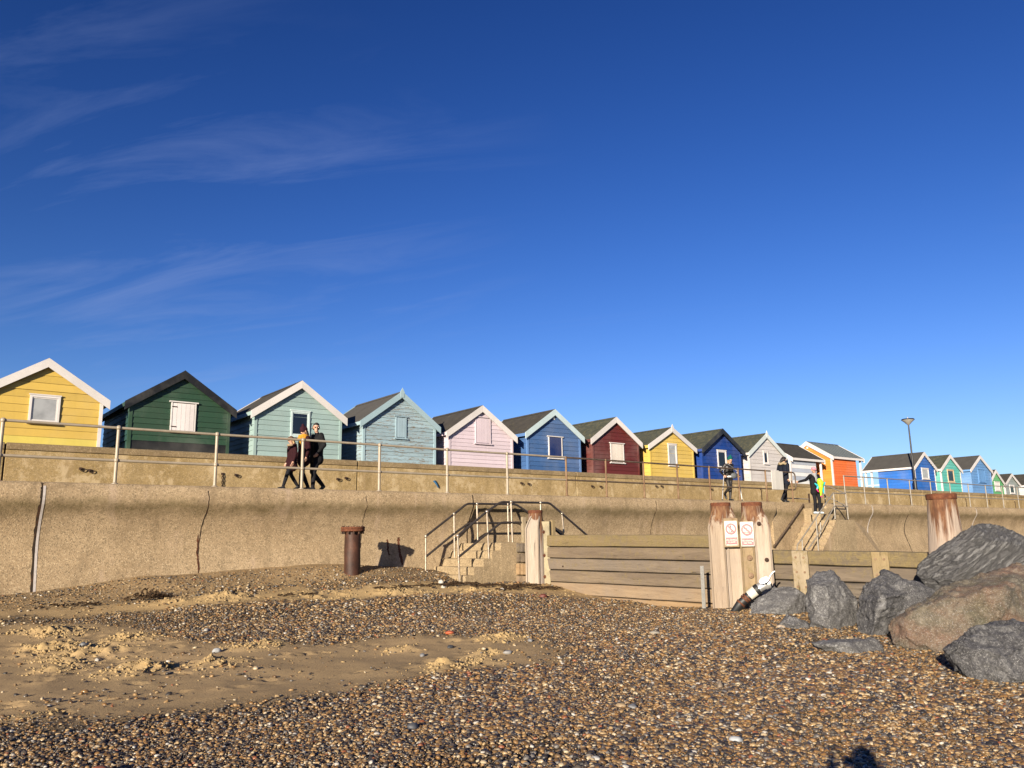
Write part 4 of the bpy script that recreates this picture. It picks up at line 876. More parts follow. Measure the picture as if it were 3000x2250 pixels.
for k in range(5):
    plank(gw, c4(285, seams_l[k], dl), c4(1625, seams_r[k], dr), c4(285, seams_l[k + 1], dl), c4(1625, seams_r[k + 1], dr), (M_PLANK_MOSS, M_PLANK, M_PLANK, M_PLANK, M_PLANK_FRESH)[k])
    for t in (.12, .30, .40, .62, .72):
        if random.random() < .8:
            d = dl + (dr - dl) * t; x = 285 + 1340 * t + random.uniform(-40, 40); y0 = seams_l[k] + (seams_r[k] - seams_l[k]) * t; y1 = seams_l[k + 1] + (seams_r[k + 1] - seams_l[k + 1]) * t
            c = c4(x, y0 + (y1 - y0) * random.uniform(.3, .8), d - .0) - gw.location; MB().tube([c + Vector((.02, 0, 0)), c + Vector((-.014, -.004, 0))], .022, 8).build('bolt_head', M_IRONDARK, gw)
plank(gw, c4(285, 850, dl), c4(1625, 940, dr), c4(285, 950, dl), c4(1625, 1060, dr), M_PLANK_FRESH)
for xa, xb in ((655, 740), (1122, 1220)):
    t = (xa - 285) / 1340; d = dl + (dr - dl) * t - .14
    mb = MB(); A_, B_ = c4(xa, 785 + 15 * t, d), c4(xb, 792 + 15 * t, d - .25); mb.prism(rel(gw, [A_, B_, B_ + Vector((0, 0, -.9)), A_ + Vector((0, 0, -.9))]), (.13, .05, 0)); bevel(mb.build('upright', M_PLANK_FRESH, gw), .012)
M_GAPSHADE = plain('gap_shade', (.030, .022, .016), .8)  # dark colour for boards added behind the planks, so the gaps read as shade
plank(gw, c4(285, 384, dl + .13), c4(1625, 384, dr + .13), c4(285, 950, dl + .13), c4(1625, 1050, dr + .13), M_GAPSHADE, .06, 'backing_board')
# short boards between the steps and the first pile
for k, (ya, yb_, mm) in enumerate(((590, 695, M_PLANK), (700, 805, M_PLANK), (812, 940, M_PLANK_FRESH), (945, 1040, M_PLANK_FRESH))):
    plank(gw, P3(1165, ya, 16.62), P3(1330, ya, 16.55), P3(1165, yb_, 16.62), P3(1330, yb_, 16.55), mm)
# seaward run
gs = thing('groyne_wall', 'lichen covered plank wall with pale uprights behind the boulders', 'groyne', (13.3, 7.6, -1.2))
c6 = lambda x, y, d: at(2200 + x / 2.765, 1450 + y / 2.765, d=d)
sl = [443, 560, 685, 812, 940, 1070]; sr = [463, 600, 735, 870, 1005, 1140]
for k in range(5): plank(gs, c6(100, sl[k], 15.2), c6(1480, sr[k], 13.05), c6(100, sl[k + 1], 15.2), c6(1480, sr[k + 1], 13.05), (M_PLANK_MOSS, M_PLANK, M_PLANK, M_PLANK, M_PLANK)[k])
plank(gs, c6(100, 450, 15.33), c6(1480, 472, 13.18), c6(100, 1060, 15.33), c6(1480, 1130, 13.18), M_GAPSHADE, .06, 'backing_board')  # added dark board again, shading the gaps of the seaward planks
for xa, xb in ((325, 455), (968, 1108)):
    t = (xa - 100) / 1380; d = 15.2 - 2.15 * t - .13; A_, B_ = c6(xa, 447 + 20 * t, d), c6(xb, 450 + 20 * t, d - .18)
    mb = MB(); mb.prism(rel(gs, [A_, B_, B_ + Vector((0, 0, -1.6)), A_ + Vector((0, 0, -1.6))]), (.13, .05, 0)); bevel(mb.build('upright', M_UPRIGHT, gs), .012)
    for q in range(4):
        for e_ in (.25, .75):
            c = A_.lerp(B_, e_ if q % 2 else 1 - e_) + Vector((0, 0, -.12 - .26 * q)) - gs.location; MB().tube([c, c + Vector((-.016, -.006, 0))], .020, 8).build('bolt_head', M_RUSTPOST, gs)

# galvanised stake against the planks
a_, b_ = at(2056, 1658, d=15.75), at(2062, 1775, d=15.75)
o = MB().add([p - b_ for p in (a_ + Vector((-.03, .02, 0)), a_ + Vector((.03, -.02, 0)), a_ + Vector((.06, 0, 0)), a_ + Vector((0, .04, 0)), b_ + Vector((-.03, .02, -.2)), b_ + Vector((.03, -.02, -.2)), b_ + Vector((.06, 0, -.2)), b_ + Vector((0, .04, -.2)))], [(0, 1, 2, 3), (4, 7, 6, 5), (0, 4, 5, 1), (1, 5, 6, 2), (2, 6, 7, 3), (3, 7, 4, 0)]).build('metal_stake', M_GALV)
o.location = b_; tag(o, 'thin galvanised stake standing against the groyne planks', 'stake')

# ------------------------------------------------------------------ signs
M_RED = plain('sign_red', (.36, .006, .022), .4, 0, .06, 8, .02); M_SIGNW = plain('sign_white', (.62, .58, .50), .4, 0, .04, 8, .02); M_INK = plain('sign_black', (.012, .012, .014), .5)
def text_mesh(body, size, mat):
    cu = bpy.data.curves.new('lettering', 'FONT'); cu.body = body; cu.size = size; cu.align_x = 'CENTER'; cu.align_y = 'CENTER'; cu.space_line = .95; cu.offset = size * .008; cu.extrude = .0006
    to = bpy.data.objects.new('lettering', cu); COL.objects.link(to); dg = bpy.context.evaluated_depsgraph_get(); me = bpy.data.meshes.new_from_object(to.evaluated_get(dg)); bpy.data.objects.remove(to); bpy.data.curves.remove(cu)
    me.materials.clear(); me.materials.append(mat); return me
def sign(label, c, s, v, w, h, lines, figure, board):
    rz = math.atan2(s.y, s.x); root = thing('warning_sign', label, 'sign', c, rz)     # local x along the face, -y to the viewer, z up
    if board: MB().box((-w / 2 - .035, 0.0, -h / 2 - .03), (w / 2 + .02, .03, h / 2 + .05)).build('backing_board', M_BAULK2, root)
    bevel(MB().box((-w / 2, -.012, -h / 2), (w / 2, -.001, h / 2)).build('sign_plate', M_SIGNW, root), .003)
    MB().box((-w * .46, -.0165, -h * .465), (w * .46, -.0125, -h * .165)).build('red_panel', M_RED, root)
    cz = h * .17; R_ = w * .45
    mb = MB(); rings = []
    for r_, y in ((R_, -.0165), (R_ * .66, -.0165), (R_ * .66, -.0125), (R_, -.0125)): rings.append([Vector((r_ * math.cos(a), y, cz + r_ * 1.06 * math.sin(a))) for a in [2 * math.pi * k / 36 for k in range(36)]])
    mb.loft(rings + [rings[0]], False); mb.build('ban_ring', M_RED, root)
    mb = MB(); a = Vector((-1, 0, 1.06)).normalized(); b = Vector((a.z, 0, -a.x)); e = R_ * .93
    P_ = [Vector((0, -.0195, cz)) + a * e * i + b * R_ * .16 * j for i, j in ((-1, -1), (1, -1), (1, 1), (-1, 1))]; mb.prism(P_, (0, .0025, 0)); mb.build('ban_bar', M_RED, root)
    fg = MB()
    def limb(pts, wd): 
        for p, q in zip(pts[:-1], pts[1:]):
            p = Vector((p[0] * R_, -.0155, cz + p[1] * R_)); q = Vector((q[0] * R_, -.0155, cz + q[1] * R_)); d = (q - p).normalized(); n = Vector((-d.z, 0, d.x)) * wd * R_ / 2
            fg.prism([p - n - d * .002, q - n + d * .002, q + n + d * .002, p + n - d * .002], (0, .0025, 0))
    def dot(x, z, r_, sx_=1.0): fg.prism([Vector((x * R_ + r_ * R_ * sx_ * math.cos(t), -.0157, cz + z * R_ + r_ * R_ * math.sin(t))) for t in [2 * math.pi * k / 14 for k in range(14)]], (0, .0025, 0))
    if figure == 'walk':
        dot(-.08, .66, .10); limb([(-.08, .52), (-.06, .18)], .22); limb([(-.06, .2), (-.22, -.12), (-.30, -.40)], .11); limb([(-.06, .2), (.06, -.12), (.10, -.40)], .11); limb([(-.05, .48), (.16, .32), (.24, .22)], .08); limb([(-.1, .48), (-.22, .28)], .08)
        for x, z in ((-.20, -.52), (.10, -.50), (-.02, -.70), (.30, -.68)): dot(x, z, .085, 1.7)
    else:
        dot(-.42, .22, .11); limb([(-.30, .10), (-.12, .26), (.20, .36), (.40, .36)], .07); limb([(-.28, .06), (.05, .04)], .09)
        for z in (-.10, -.22): limb([(-.35 + .13 * k, z + (.04 if k % 2 else 0)) for k in range(9)], .04)
        for x, z in ((-.52, -.36), (-.30, -.48), (-.02, -.46), (.24, -.46), (-.16, -.70), (.10, -.70), (.34, -.66)): dot(x, z, .085, 1.6)
    fg.build('pictogram', M_INK, root)
    t_ = link('lettering', text_mesh('\n'.join(lines), w * .175, M_SIGNW), root, (0, -.0172, -h * .315)); t_.rotation_euler = (math.pi / 2, 0, 0)
    mbw = w * .80 / max(1e-3, max(abs(x.co.x) for x in t_.data.vertices) * 2); t_.scale = (min(1.0, mbw), 1.0, 1.0)
    for x in (-1, 1):
        for z in (-1, 0, 1): MB().tube([(x * (w / 2 - .013), -.017, z * (h / 2 - .013)), (x * (w / 2 - .013), -.010, z * (h / 2 - .013))], .006, 6).build('screw', M_RUST, root)
    return root
sg1 = at(2142, 1562, d=15.34); sg2 = at(2189, 1564.5, d=14.93)
nv = lambda P: Vector((P.x, P.y, 0)).normalized()
sign('red and white warning sign reading No climbing on rocks', sg1, side_(sg1), nv(sg1), .232, .462, ['No climbing', 'on rocks'], 'walk', True)
sign('red and white warning sign reading No swimming near rocks', sg2, side_(sg2), nv(sg2), .238, .450, ['No swimming', 'near rocks'], 'swim', False)

# ------------------------------------------------------------------ hose with coupling
hf = lambda x, y, d: at(2060 + x / 5.185, 1480 + y / 5.185, d=d)
H0 = hf(470, 1640, 14.3); hs_ = thing('suction_hose', 'black rubber hose with white sleeve and silver lever coupling leaning on the boulder', 'hose', H0)
def seg(nm, a, b, ra, rb, mat, par_=hs_, n=18):
    return MB().tube([a - H0, a.lerp(b, .5) - H0, b - H0], [ra, (ra + rb) / 2, rb], n).build(nm, mat, par_, True)
M_RUB = plain('black_rubber', (.014, .014, .015), .55)
A0, A1, A2, A3, A4, A5, A6 = [hf(x, y, 14.3 - .012 * i) for i, (x, y) in enumerate(((470, 1640), (700, 1375), (800, 1295), (845, 1262), (935, 1205), (965, 1190), (1015, 1180)))]
MB().tube([p - H0 for p in (A0 + Vector((-.3, -.2, -.45)), A0, hf(560, 1505, 14.25), A1)], .078, 18).build('hose_tube', M_RUB, hs_, True)
for x, y in ((575, 1490), (635, 1425), (662, 1400)):
    c = hf(x, y, 14.26); d = (A1 - A0).normalized(); seg('hose_clip', c - d * .016, c + d * .016, .087, .087, M_RUST)
seg('white_sleeve', A1, A2, .088, .094, M_SIGNW); seg('clamp_band', A2, A3, .097, .097, M_RUB)
cp = seg('coupling', A3, A4, .080, .082, M_GALV); seg('coupling_ring', A4, A5, .10, .10, M_GALV); seg('coupling_mouth', A5, A6, .092, .098, M_GALV)
cc = hf(925, 1140, 14.05) - H0; dd = (A6 - A3).normalized(); uu = Vector((0, 0, 1)); 
mb = MB(); pr_ = dd.cross(uu).normalized(); up_ = pr_.cross(dd).normalized()
mb.loft([[cc + (dd * math.cos(a) * r_ * 1.15 + up_ * math.sin(a) * r_ * .62) + pr_ * y for a in [2 * math.pi * k / 20 for k in range(20)]] for r_, y in ((.078, -.012), (.078, .012))] ); mb.build('lever_plate', M_GALV, hs_, False)
mb = MB(); mb.tube([hf(x, y, 14.04) - H0 for x, y in ((960, 1140), (1000, 1115), (1030, 1060), (1060, 1020), (1092, 1003))], [.022, .02, .018, .016, .015], 8); mb.build('lever_handle', M_GALV, hs_, True)
# ------------------------------------------------------------------ boulders
def mat_rock(name, a, b, speck, band=None, tint=None):
    m = NT(name); big = m.noise(1.3, 7, .65); med = m.noise(6, 9, .75); fine = m.noise(42, 6, .8)
    col = m.mix(m.rng(big, .35, .68), a, b)
    if tint:
        t = m.noise(1.05, 5, .62, None, .5, None, (4.2, 1.1, 2.6)); col = m.mix(m.rng(t, .44, .58, 0, .85), col, tint[0]); t2 = m.noise(.9, 4, .6, None, .4, None, (9.2, 3.1, .6)); col = m.mix(m.rng(t2, .52, .66, 0, .75), col, tint[1])
    col = m.mix(m.rng(med, .50, .66, 0, .7), col, speck); col = m.mix(m.rng(fine, .54, .64, 0, .75), col, scl(speck, 1.35)); col = m.mix(m.rng(fine, .46, .36, 0, .7), col, scl(b, .30))
    vo = m.voro(150, 'Color'); sp = m.node('ShaderNodeSeparateColor'); m.t.links.new(vo, sp.inputs[0]); col = m.mix(m.rng(sp.outputs[0], .94, .97, 0, .7), col, (.48, .47, .46))
    h = m.math('ADD', m.math('MULTIPLY', med, .7), m.math('MULTIPLY', fine, .5))
    if band:
        w = m.node('ShaderNodeTexNoise'); w.inputs['Scale'].default_value = 1.0; w.inputs['Detail'].default_value = 5; w.inputs['Roughness'].default_value = .65
        D1 = Vector(band).normalized(); D2 = D1.cross(Vector((.62, .78, 0))).normalized(); D3 = D1.cross(D2); cb = m.node('ShaderNodeCombineXYZ')
        for i_, (ax_, k_) in enumerate(((D1, 2.6), (D2, 24.0), (D3, 6.0))):
            dt = m.node('ShaderNodeVectorMath', operation='DOT_PRODUCT'); m.t.links.new(m.pos, dt.inputs[0]); dt.inputs[1].default_value = tuple(ax_ * k_); m.t.links.new(dt.outputs['Value'], cb.inputs[i_])
        m.t.links.new(cb.outputs[0], w.inputs['Vector'])
        k = m.rng(w.outputs[0], .45, .57); col = m.mix(m.rng(k, 0, 1, .15, .7), scl(a, .75), m.mix(.5, col, speck)); h = m.math('ADD', h, m.math('MULTIPLY', k, .8))
    m.bump(h, 1.0, .06)
    return m.done(col, .72, 0, .4)
M_ROCK = mat_rock('dark_granite', (.118, .115, .122), (.062, .061, .067), (.34, .335, .335))
M_ROCK2 = mat_rock('grey_granite', (.17, .165, .168), (.092, .089, .092), (.42, .415, .41))
M_ROCKB = mat_rock('banded_gneiss', (.135, .13, .133), (.075, .072, .076), (.40, .395, .39), tuple(at(2200 + 1930 / 2.765, 1450 + 230 / 2.765, d=11.5) - at(2200 + 1480 / 2.765, 1450 + 600 / 2.765, d=11.2)))
M_ROCKP = mat_rock('pink_granite', (.18, .15, .108), (.10, .086, .062), (.33, .285, .22), None, ((.27, .155, .105), (.12, .11, .065)))
def evaluated(o):
    dg = bpy.context.evaluated_depsgraph_get(); return bpy.data.meshes.new_from_object(o.evaluated_get(dg))
def rock(label, outline, bottom, zc, thick, mat, ridges=(), seed=0, voxel=.030, amp=.05, smooth=5, ddep=0.0, tiltd=0.0, chips=8):
    """outline: (x, y) in the enlarged crop; the block is a hull with its own depth 'thick', resting at zc"""
    bx_, by_ = 2200 + bottom[0] / 2.765, 1450 + bottom[1] / 2.765
    P0 = at(bx_, by_, Z=zc); d0 = P0.dot(Vector(CF.tolist())) + ddep
    q = random.Random(seed); px = [(2200 + x / 2.765, 1450 + y / 2.765) for x, y in outline]; cx_ = sum(p[0] for p in px) / len(px); cy_ = sum(p[1] for p in px) / len(px); top = min(p[1] for p in px); bot = max(p[1] for p in px)
    px = [(cx_ + (x - cx_) * 1.06, cy_ + (y - cy_) * 1.05) for x, y in px]; pts = []
    for x, y in px:
        t = (bot - y) / (bot - top); dd_ = tiltd * t
        pts.append(at(x, y, d=d0 + thick * .45 + dd_ + q.uniform(-.06, .06) * thick))
        k = .70 + q.uniform(-.08, .08)
        if q.random() < .5: pts.append(at(cx_ + (x - cx_) * k, cy_ + (y - cy_) * k, d=d0 + thick * .10 + dd_ + q.uniform(-.05, .08) * thick))
        k = .72 + q.uniform(-.1, .1)
        if q.random() < .5: pts.append(at(cx_ + (x - cx_) * k, cy_ + (y - cy_) * k, d=d0 + thick * .95 + dd_ + q.uniform(-.1, .1) * thick))
        if t < .2: pts.append(at(x, y, d=d0 + thick * .3) + Vector((0, 0, -.22)))
    for x, y, dd_ in ridges: pts.append(at(2200 + x / 2.765, 1450 + y / 2.765, d=d0 + dd_ * thick))
    c = sum(pts, Vector()) / len(pts); base = Vector((c.x, c.y, zc))
    bm = bmesh.new(); [bm.verts.new(p - base) for p in pts]; r_ = bmesh.ops.convex_hull(bm, input=bm.verts); bmesh.ops.delete(bm, geom=[e for e in r_['geom_interior'] if isinstance(e, bmesh.types.BMVert)], context='VERTS')
    for _ in range(chips):                                              # knock flat faces off the block
        n_ = Vector((q.gauss(0, 1) - .5, q.gauss(0, 1) - .3, q.gauss(0, .8) + .5)).normalized(); dd = [v.co.dot(n_) for v in bm.verts]; hi, lo = max(dd), min(dd)
        bmesh.ops.bisect_plane(bm, geom=bm.verts[:] + bm.edges[:] + bm.faces[:], plane_co=n_ * (hi - (hi - lo) * q.uniform(.05, .14)), plane_no=n_, clear_outer=True)
        r_ = bmesh.ops.convex_hull(bm, input=bm.verts); bmesh.ops.delete(bm, geom=[e for e in r_['geom_interior'] if isinstance(e, bmesh.types.BMVert)], context='VERTS')
    me = bpy.data.meshes.new('boulder'); bm.to_mesh(me); bm.free(); o = link('boulder', me)
    rm = o.modifiers.new('r', 'REMESH'); rm.mode = 'VOXEL'; rm.voxel_size = voxel; sm_ = o.modifiers.new('s', 'SMOOTH'); sm_.factor = .5; sm_.iterations = 1
    me2 = evaluated(o); o.modifiers.clear(); o.data = me2; me2.name = 'boulder'
    off = Vector((seed * 3.1, seed * 1.7, 0)); n = len(me2.vertices); co = np.empty(n * 3); me2.vertices.foreach_get('co', co); nr = np.empty(n * 3); me2.vertices.foreach_get('normal', nr); co = co.reshape(-1, 3); nr = nr.reshape(-1, 3)
    ly = Vector((q.gauss(0, 1), q.gauss(0, 1), q.gauss(0, 1))).normalized(); lz = ly.orthogonal().normalized()
    for i in range(n):
        v = Vector(co[i]) + off
        t_ = v.dot(ly) * 4.6 + mnoise.noise(v * 1.7) * 1.3; t2_ = v.dot(lz) * 7.3 + mnoise.noise(v * 2.3 + off) * 1.6
        k = mnoise.noise(v * 1.6) * amp * .45 - abs(mnoise.noise(v * 3.1)) * amp * .6 - (t_ - math.floor(t_)) * amp * .55 - (t2_ - math.floor(t2_)) * amp * .4 + mnoise.cell(v * 4.3 + Vector((mnoise.noise(v * 5), mnoise.noise(v * 5 + off), 0)) * .5) * amp * .30 + mnoise.noise(v * 9.0) * amp * .45 + mnoise.noise(v * 22.0) * amp * .25
        co[i] += nr[i] * k
    me2.vertices.foreach_set('co', co.ravel()); me2.materials.clear(); me2.materials.append(mat); me2.polygons.foreach_set('use_smooth', np.ones(len(me2.polygons), bool)); me2.update()
    o.location = base; return tag(o, label, 'boulder', 'boulders against the groyne')
ZR = -1.38
rock('striated dark grey boulder lying on top of the pile against the capped post', [(1300, 620), (1330, 560), (1600, 375), (1870, 192), (1960, 182), (2160, 262), (2420, 420), (2440, 700), (2000, 800), (1650, 790), (1480, 740), (1380, 690)], (1900, 1180), ZR, 1.1, M_ROCKB, [(1500, 640, .0), (2100, 420, .05)], 3, .032, .035, 4, 1.25, .25)
rock('long pinkish brown boulder under the striated one', [(1015, 1095), (1110, 1040), (1380, 855), (1640, 700), (1760, 690), (1900, 640), (2120, 560), (2430, 600), (2450, 1150), (1800, 1255), (1560, 1262), (1330, 1255), (1180, 1200)], (1500, 1262), ZR, 1.3, M_ROCKP, [(1330, 1120, -.10), (2000, 800, -.05), (1200, 1060, .1)], 5, .032, .045, 9, 0, .5)
rock('smooth dark boulder half buried in shingle below the pinkish one', [(1545, 1265), (1580, 1200), (1720, 1120), (1890, 1020), (2060, 1008), (2330, 1020), (2560, 1180), (2560, 1700), (2230, 1660), (2000, 1580), (1700, 1440), (1570, 1350)], (1850, 1520), -1.43, 1.0, M_ROCK, [(1900, 1250, -.05), (2250, 1350, -.15)], 8, .028, .06, 8, 0, .35)
rock('rounded dark grey boulder wedged between the tall pointed one and the pinkish one', [(860, 830), (900, 745), (1020, 680), (1085, 592), (1160, 585), (1300, 660), (1475, 752), (1400, 840), (1150, 1010), (1030, 1130), (1000, 1165), (860, 1145), (822, 1020)], (930, 1165), ZR, 1.0, M_ROCK, [(1100, 780, .0), (960, 980, -.02)], 11, .03, .05, 4, .15, .55)
rock('tall pointed grey boulder next to the one under the hose', [(442, 900), (450, 610), (488, 576), (645, 588), (770, 705), (868, 840), (872, 930), (822, 1112), (640, 1114), (560, 1055), (482, 1012)], (640, 1112), ZR, .85, M_ROCK2, [(590, 800, -.02), (640, 1000, -.06), (520, 640, .15)], 14, .028, .045, 3, .1, .5)
rock('low sloping grey boulder that the hose rests on', [(-30, 905), (60, 830), (180, 755), (330, 725), (452, 752), (440, 900), (400, 992), (300, 1015), (170, 1012), (20, 985)], (170, 1010), -1.36, .8, M_ROCK2, [(230, 850, .0), (330, 760, .25)], 17, .028, .04, 4, .05, .4)
rock('small dark boulder poking out of the shingle in front of the tall pointed one', [(178, 1022), (285, 950), (330, 948), (420, 1000), (505, 1062), (488, 1092), (430, 1108), (260, 1072)], (350, 1100), ZR, .35, M_ROCK, [(310, 1000, -.05)], 20, .018, .025, 3)
rock('flat grey slab of rock sunk into the shingle', [(425, 1190), (560, 1172), (700, 1160), (960, 1150), (1110, 1182), (1225, 1252), (1000, 1292), (860, 1262), (600, 1242)], (860, 1275), ZR, .45, M_ROCK2, [(820, 1190, .1)], 23, .02, .025, 3, 0, .3)
rock('dark boulder peeping out behind the tall pointed one', [(585, 600), (640, 582), (700, 620), (720, 900), (560, 900)], (640, 1080), ZR, .5, M_ROCK, [], 26, .03, .04, 4, 1.0)
rock('dark boulder filling the gap under the striated one', [(1080, 700), (1300, 620), (1600, 760), (1500, 1000), (1150, 1000)], (1300, 1200), ZR, .6, M_ROCK, [], 29, .035, .04, 4, .9)

# ------------------------------------------------------------------ odds and ends on the beach
M_WEED = plain('dry_seaweed', (.050, .030, .016), .8, 0, .4, 30, .3)
def seaweed(label, x, y, r_, n, flat=1.0, seed=0):
    q = random.Random(seed); z = gz(x, y); mb = MB()
    for k in range(n):
        a = q.uniform(0, 6.28); d = r_ * math.sqrt(q.random()); c = Vector((d * math.cos(a), d * math.sin(a) * .6, 0)); L_ = q.uniform(.06, .2); h = q.uniform(0, 6.28); pts = []
        for i in range(6):
            t = i / 5; p = c + Vector((math.cos(h) * L_ * (t - .5) + .03 * math.sin(t * 6 + k), math.sin(h) * L_ * (t - .5), 0)); zz_ = gz(x + p.x, y + p.y) - z if k % 3 == 0 and i == 0 else 0
            p.z = .02 + .05 * flat * (1 - d / r_) * (1 + math.sin(t * 3.1 + k)) + q.uniform(0, .02); pts.append(p)
        mb.tube(pts, [.004, .010, .012, .011, .008, .003], 5)
    o = mb.build('seaweed_clump', M_WEED, None, True); o.location = (x, y, z - .005); return tag(o, label, 'seaweed', 'dry seaweed on the sand')
seaweed('black tangle of dry seaweed on the bank left of the cracked wall', 4.35, 17.15, .42, 60, 2.2, 1)
for i, (x, y, r_, n, w_) in enumerate(((11.3, 16.6, .55, 70, 'at the foot of the short steps'), (11.9, 16.2, .45, 50, 'below the near handrail of the short steps'), (12.7, 15.9, .55, 70, 'in front of the boards beside the steps'), (13.2, 15.6, .5, 60, 'at the base of the steel plated pile'), (10.4, 16.5, .5, 40, 'between the rusty pipe and the short steps'), (12.0, 15.5, .4, 30, 'on the sand below the orange brick fragment'), (9.3, 16.2, .5, 26, 'on the sand below the rusty pipe'), (7.0, 16.4, .5, 20, 'on the sand strip midway along the bank'), (3.0, 17.1, .5, 24, 'on the bank beside the open wall joint'))):
    seaweed('thin strand of brown seaweed ' + w_, x, y, r_, n, .5, 30 + i)
def cobble(label, px, py, L_, flat, c, name='cobble', seed=0, cat='stone', group='loose cobbles'):
    p = at(px, py, Z=-1.42)
    for _ in range(3): p = at(px, py, Z=gz(p.x, p.y) + .01)
    o = link(name, pebble_mesh(200 + seed, plain('cobble_' + str(seed), c, .6, 0, .25, 25, .2), flat, 3, .1)); o.scale = (L_, L_, L_); o.rotation_euler = (.1, .05, seed * 1.3); o.location = (p.x, p.y, gz(p.x, p.y) + L_ * flat * .45); return tag(o, label, cat, group)
GC = (.24, .24, .245); WC = (.46, .43, .38)
for i, (x, y, L_, fl, c, lb_) in enumerate((
    (1320, 1897, .075, .6, (.055, .058, .068), 'dark slate cobble on the sand flat'), (1553, 1878, .075, .6, GC, 'rounded grey cobble beside crumbled sand'), (1487, 1914, .085, .45, (.36, .35, .34), 'long pale grey cobble on the sand flat'),
    (1853, 2072, .085, .4, GC, 'long slim grey cobble on the brown shingle'), (1820, 2068, .07, .6, (.40, .29, .17), 'tan cobble next to the slim grey one'), (1210, 2132, .075, .6, (.09, .095, .11), 'slate blue cobble in dark shingle'), (1745, 2222, .06, .5, (.42, .41, .40), 'white cobble near the foot of the shingle'),
    (635, 1908, .085, .6, (.40, .41, .42), 'pale grey cobble in the ribbed sand'), (605, 1845, .085, .6, WC, 'white cobble on the shingle ridge'), (1919, 1855, .10, .5, (.42, .38, .31), 'long buff cobble near the planks'), (1940, 1857, .06, .7, (.30, .18, .08), 'round brown cobble beside the long buff one'),
    (285, 1935, .05, .7, WC, 'white pebble on the smooth sand'), (245, 1890, .09, .4, GC, 'flat grey cobble among sand lumps'), (1238, 1764, .07, .6, GC, 'pale grey cobble on the sand below the steps'), (2288, 1835, .10, .5, (.50, .40, .30), 'cream cobble beside the small dark boulder'), (2110, 2013, .07, .7, (.30, .23, .16), 'round brown cobble in the open shingle'), (2155, 2168, .075, .5, (.40, .42, .45), 'blue grey cobble near the photographer\'s shadow'))):
    cobble(lb_, x, y, L_ * .72, fl, scl(c, .8), 'cobble', i)
for i, (x, y, lb_) in enumerate(((1318, 1757, 'orange brick fragment on the sand below the steps'), (1592, 1752, 'dark red brick fragment near the timber planks'), (325, 1765, 'red brick fragment by the seaweed tangle'))): cobble(lb_, x, y, .09, .55, ((.42, .10, .04), (.13, .03, .02), (.36, .11, .05))[i], 'brick_fragment', 40 + i, 'brick', 'brick fragments')
for i, (x, y, L_) in enumerate(((1292, 1673, .07), (1300, 1678, .075), (1470, 1692, .06))): cobble('white stone lying at the foot of the short steps', x, y, L_, .8, WC, 'white_stone', 50 + i, 'stone', 'white stones by the steps')
# ------------------------------------------------------------------ people
def capsule(bm, a, b, ra, rb, sy=1.0, n=12, ydir=None):
    a = Vector(a); b = Vector(b); ax = b - a; L_ = ax.length; t = ax.normalized() if L_ > 1e-6 else Vector((0, 0, 1))
    ref = Vector((0, 1, 0)) if abs(t.y) < .9 else Vector((1, 0, 0)); u = t.cross(ref).normalized(); w = u.cross(t).normalized()
    st_ = [(-math.sin(q) * ra, math.cos(q) * ra) for q in (math.pi / 2 * .98, 1.1, .6, .2)] + [(0, ra), (L_ * .5, (ra + rb) / 2), (L_, rb)] + [(L_ + math.sin(q) * rb, math.cos(q) * rb) for q in (.2, .6, 1.1, math.pi / 2 * .98)]
    rings = [[bm.verts.new(a + t * h + (u * math.cos(2 * math.pi * k / n) + w * sy * math.sin(2 * math.pi * k / n)) * r_) for k in range(n)] for h, r_ in st_]
    for i in range(len(rings) - 1):
        for k in range(n): bm.faces.new((rings[i][k], rings[i][(k + 1) % n], rings[i + 1][(k + 1) % n], rings[i + 1][k]))
    bm.faces.new(rings[0][::-1]); bm.faces.new(rings[-1])
def union_mesh(name, caps, voxel, mats, smooth=3):
    """one closed skin round all capsules; each face takes the material of the nearest capsule"""
    bm = bmesh.new()
    for c in caps: capsule(bm, *c[:4], c[5] if len(c) > 5 else 1.0)
    bmesh.ops.recalc_face_normals(bm, faces=bm.faces)
    me = bpy.data.meshes.new(name); bm.to_mesh(me); bm.free(); o = bpy.data.objects.new('tmp', me); COL.objects.link(o)
    r_ = o.modifiers.new('r', 'REMESH'); r_.mode = 'VOXEL'; r_.voxel_size = voxel; s_ = o.modifiers.new('s', 'SMOOTH'); s_.factor = .5; s_.iterations = smooth
    out = evaluated(o); bpy.data.objects.remove(o); out.name = name; out.materials.clear()
    for m in mats: out.materials.append(m)
    n = len(out.polygons); c = np.empty(n * 3); out.polygons.foreach_get('center', c); c = c.reshape(-1, 3); best = np.full(n, 1e9); mi = np.zeros(n, int)
    for cp_ in caps:
        a = np.array(cp_[0]); b = np.array(cp_[1]); ab = b - a; t = np.clip(((c - a) @ ab) / max(1e-9, ab @ ab), 0, 1); d = np.linalg.norm(c - a - t[:, None] * ab, axis=1) - (cp_[2] * (1 - t) + cp_[3] * t)
        k = d < best; best[k] = d[k]; mi[k] = cp_[4]
    out.polygons.foreach_set('material_index', mi); out.polygons.foreach_set('use_smooth', np.ones(n, bool)); return out
def join_mesh(parts, name):
    bm = bmesh.new(); mats = []
    for me in parts:
        idx = []
        for m in me.materials:
            if m not in mats: mats.append(m)
            idx.append(mats.index(m))
        f0 = len(bm.faces); bm.from_mesh(me); bm.faces.ensure_lookup_table()
        for f in bm.faces[f0:]: f.material_index = idx[f.material_index]
    me = bpy.data.meshes.new(name); bm.to_mesh(me); bm.free(); [me.materials.append(m) for m in mats]; me.polygons.foreach_set('use_smooth', np.ones(len(me.polygons), bool)); return me
SKIN = plain('skin', (.56, .32, .22), .5, 0, .06, 20, .05)
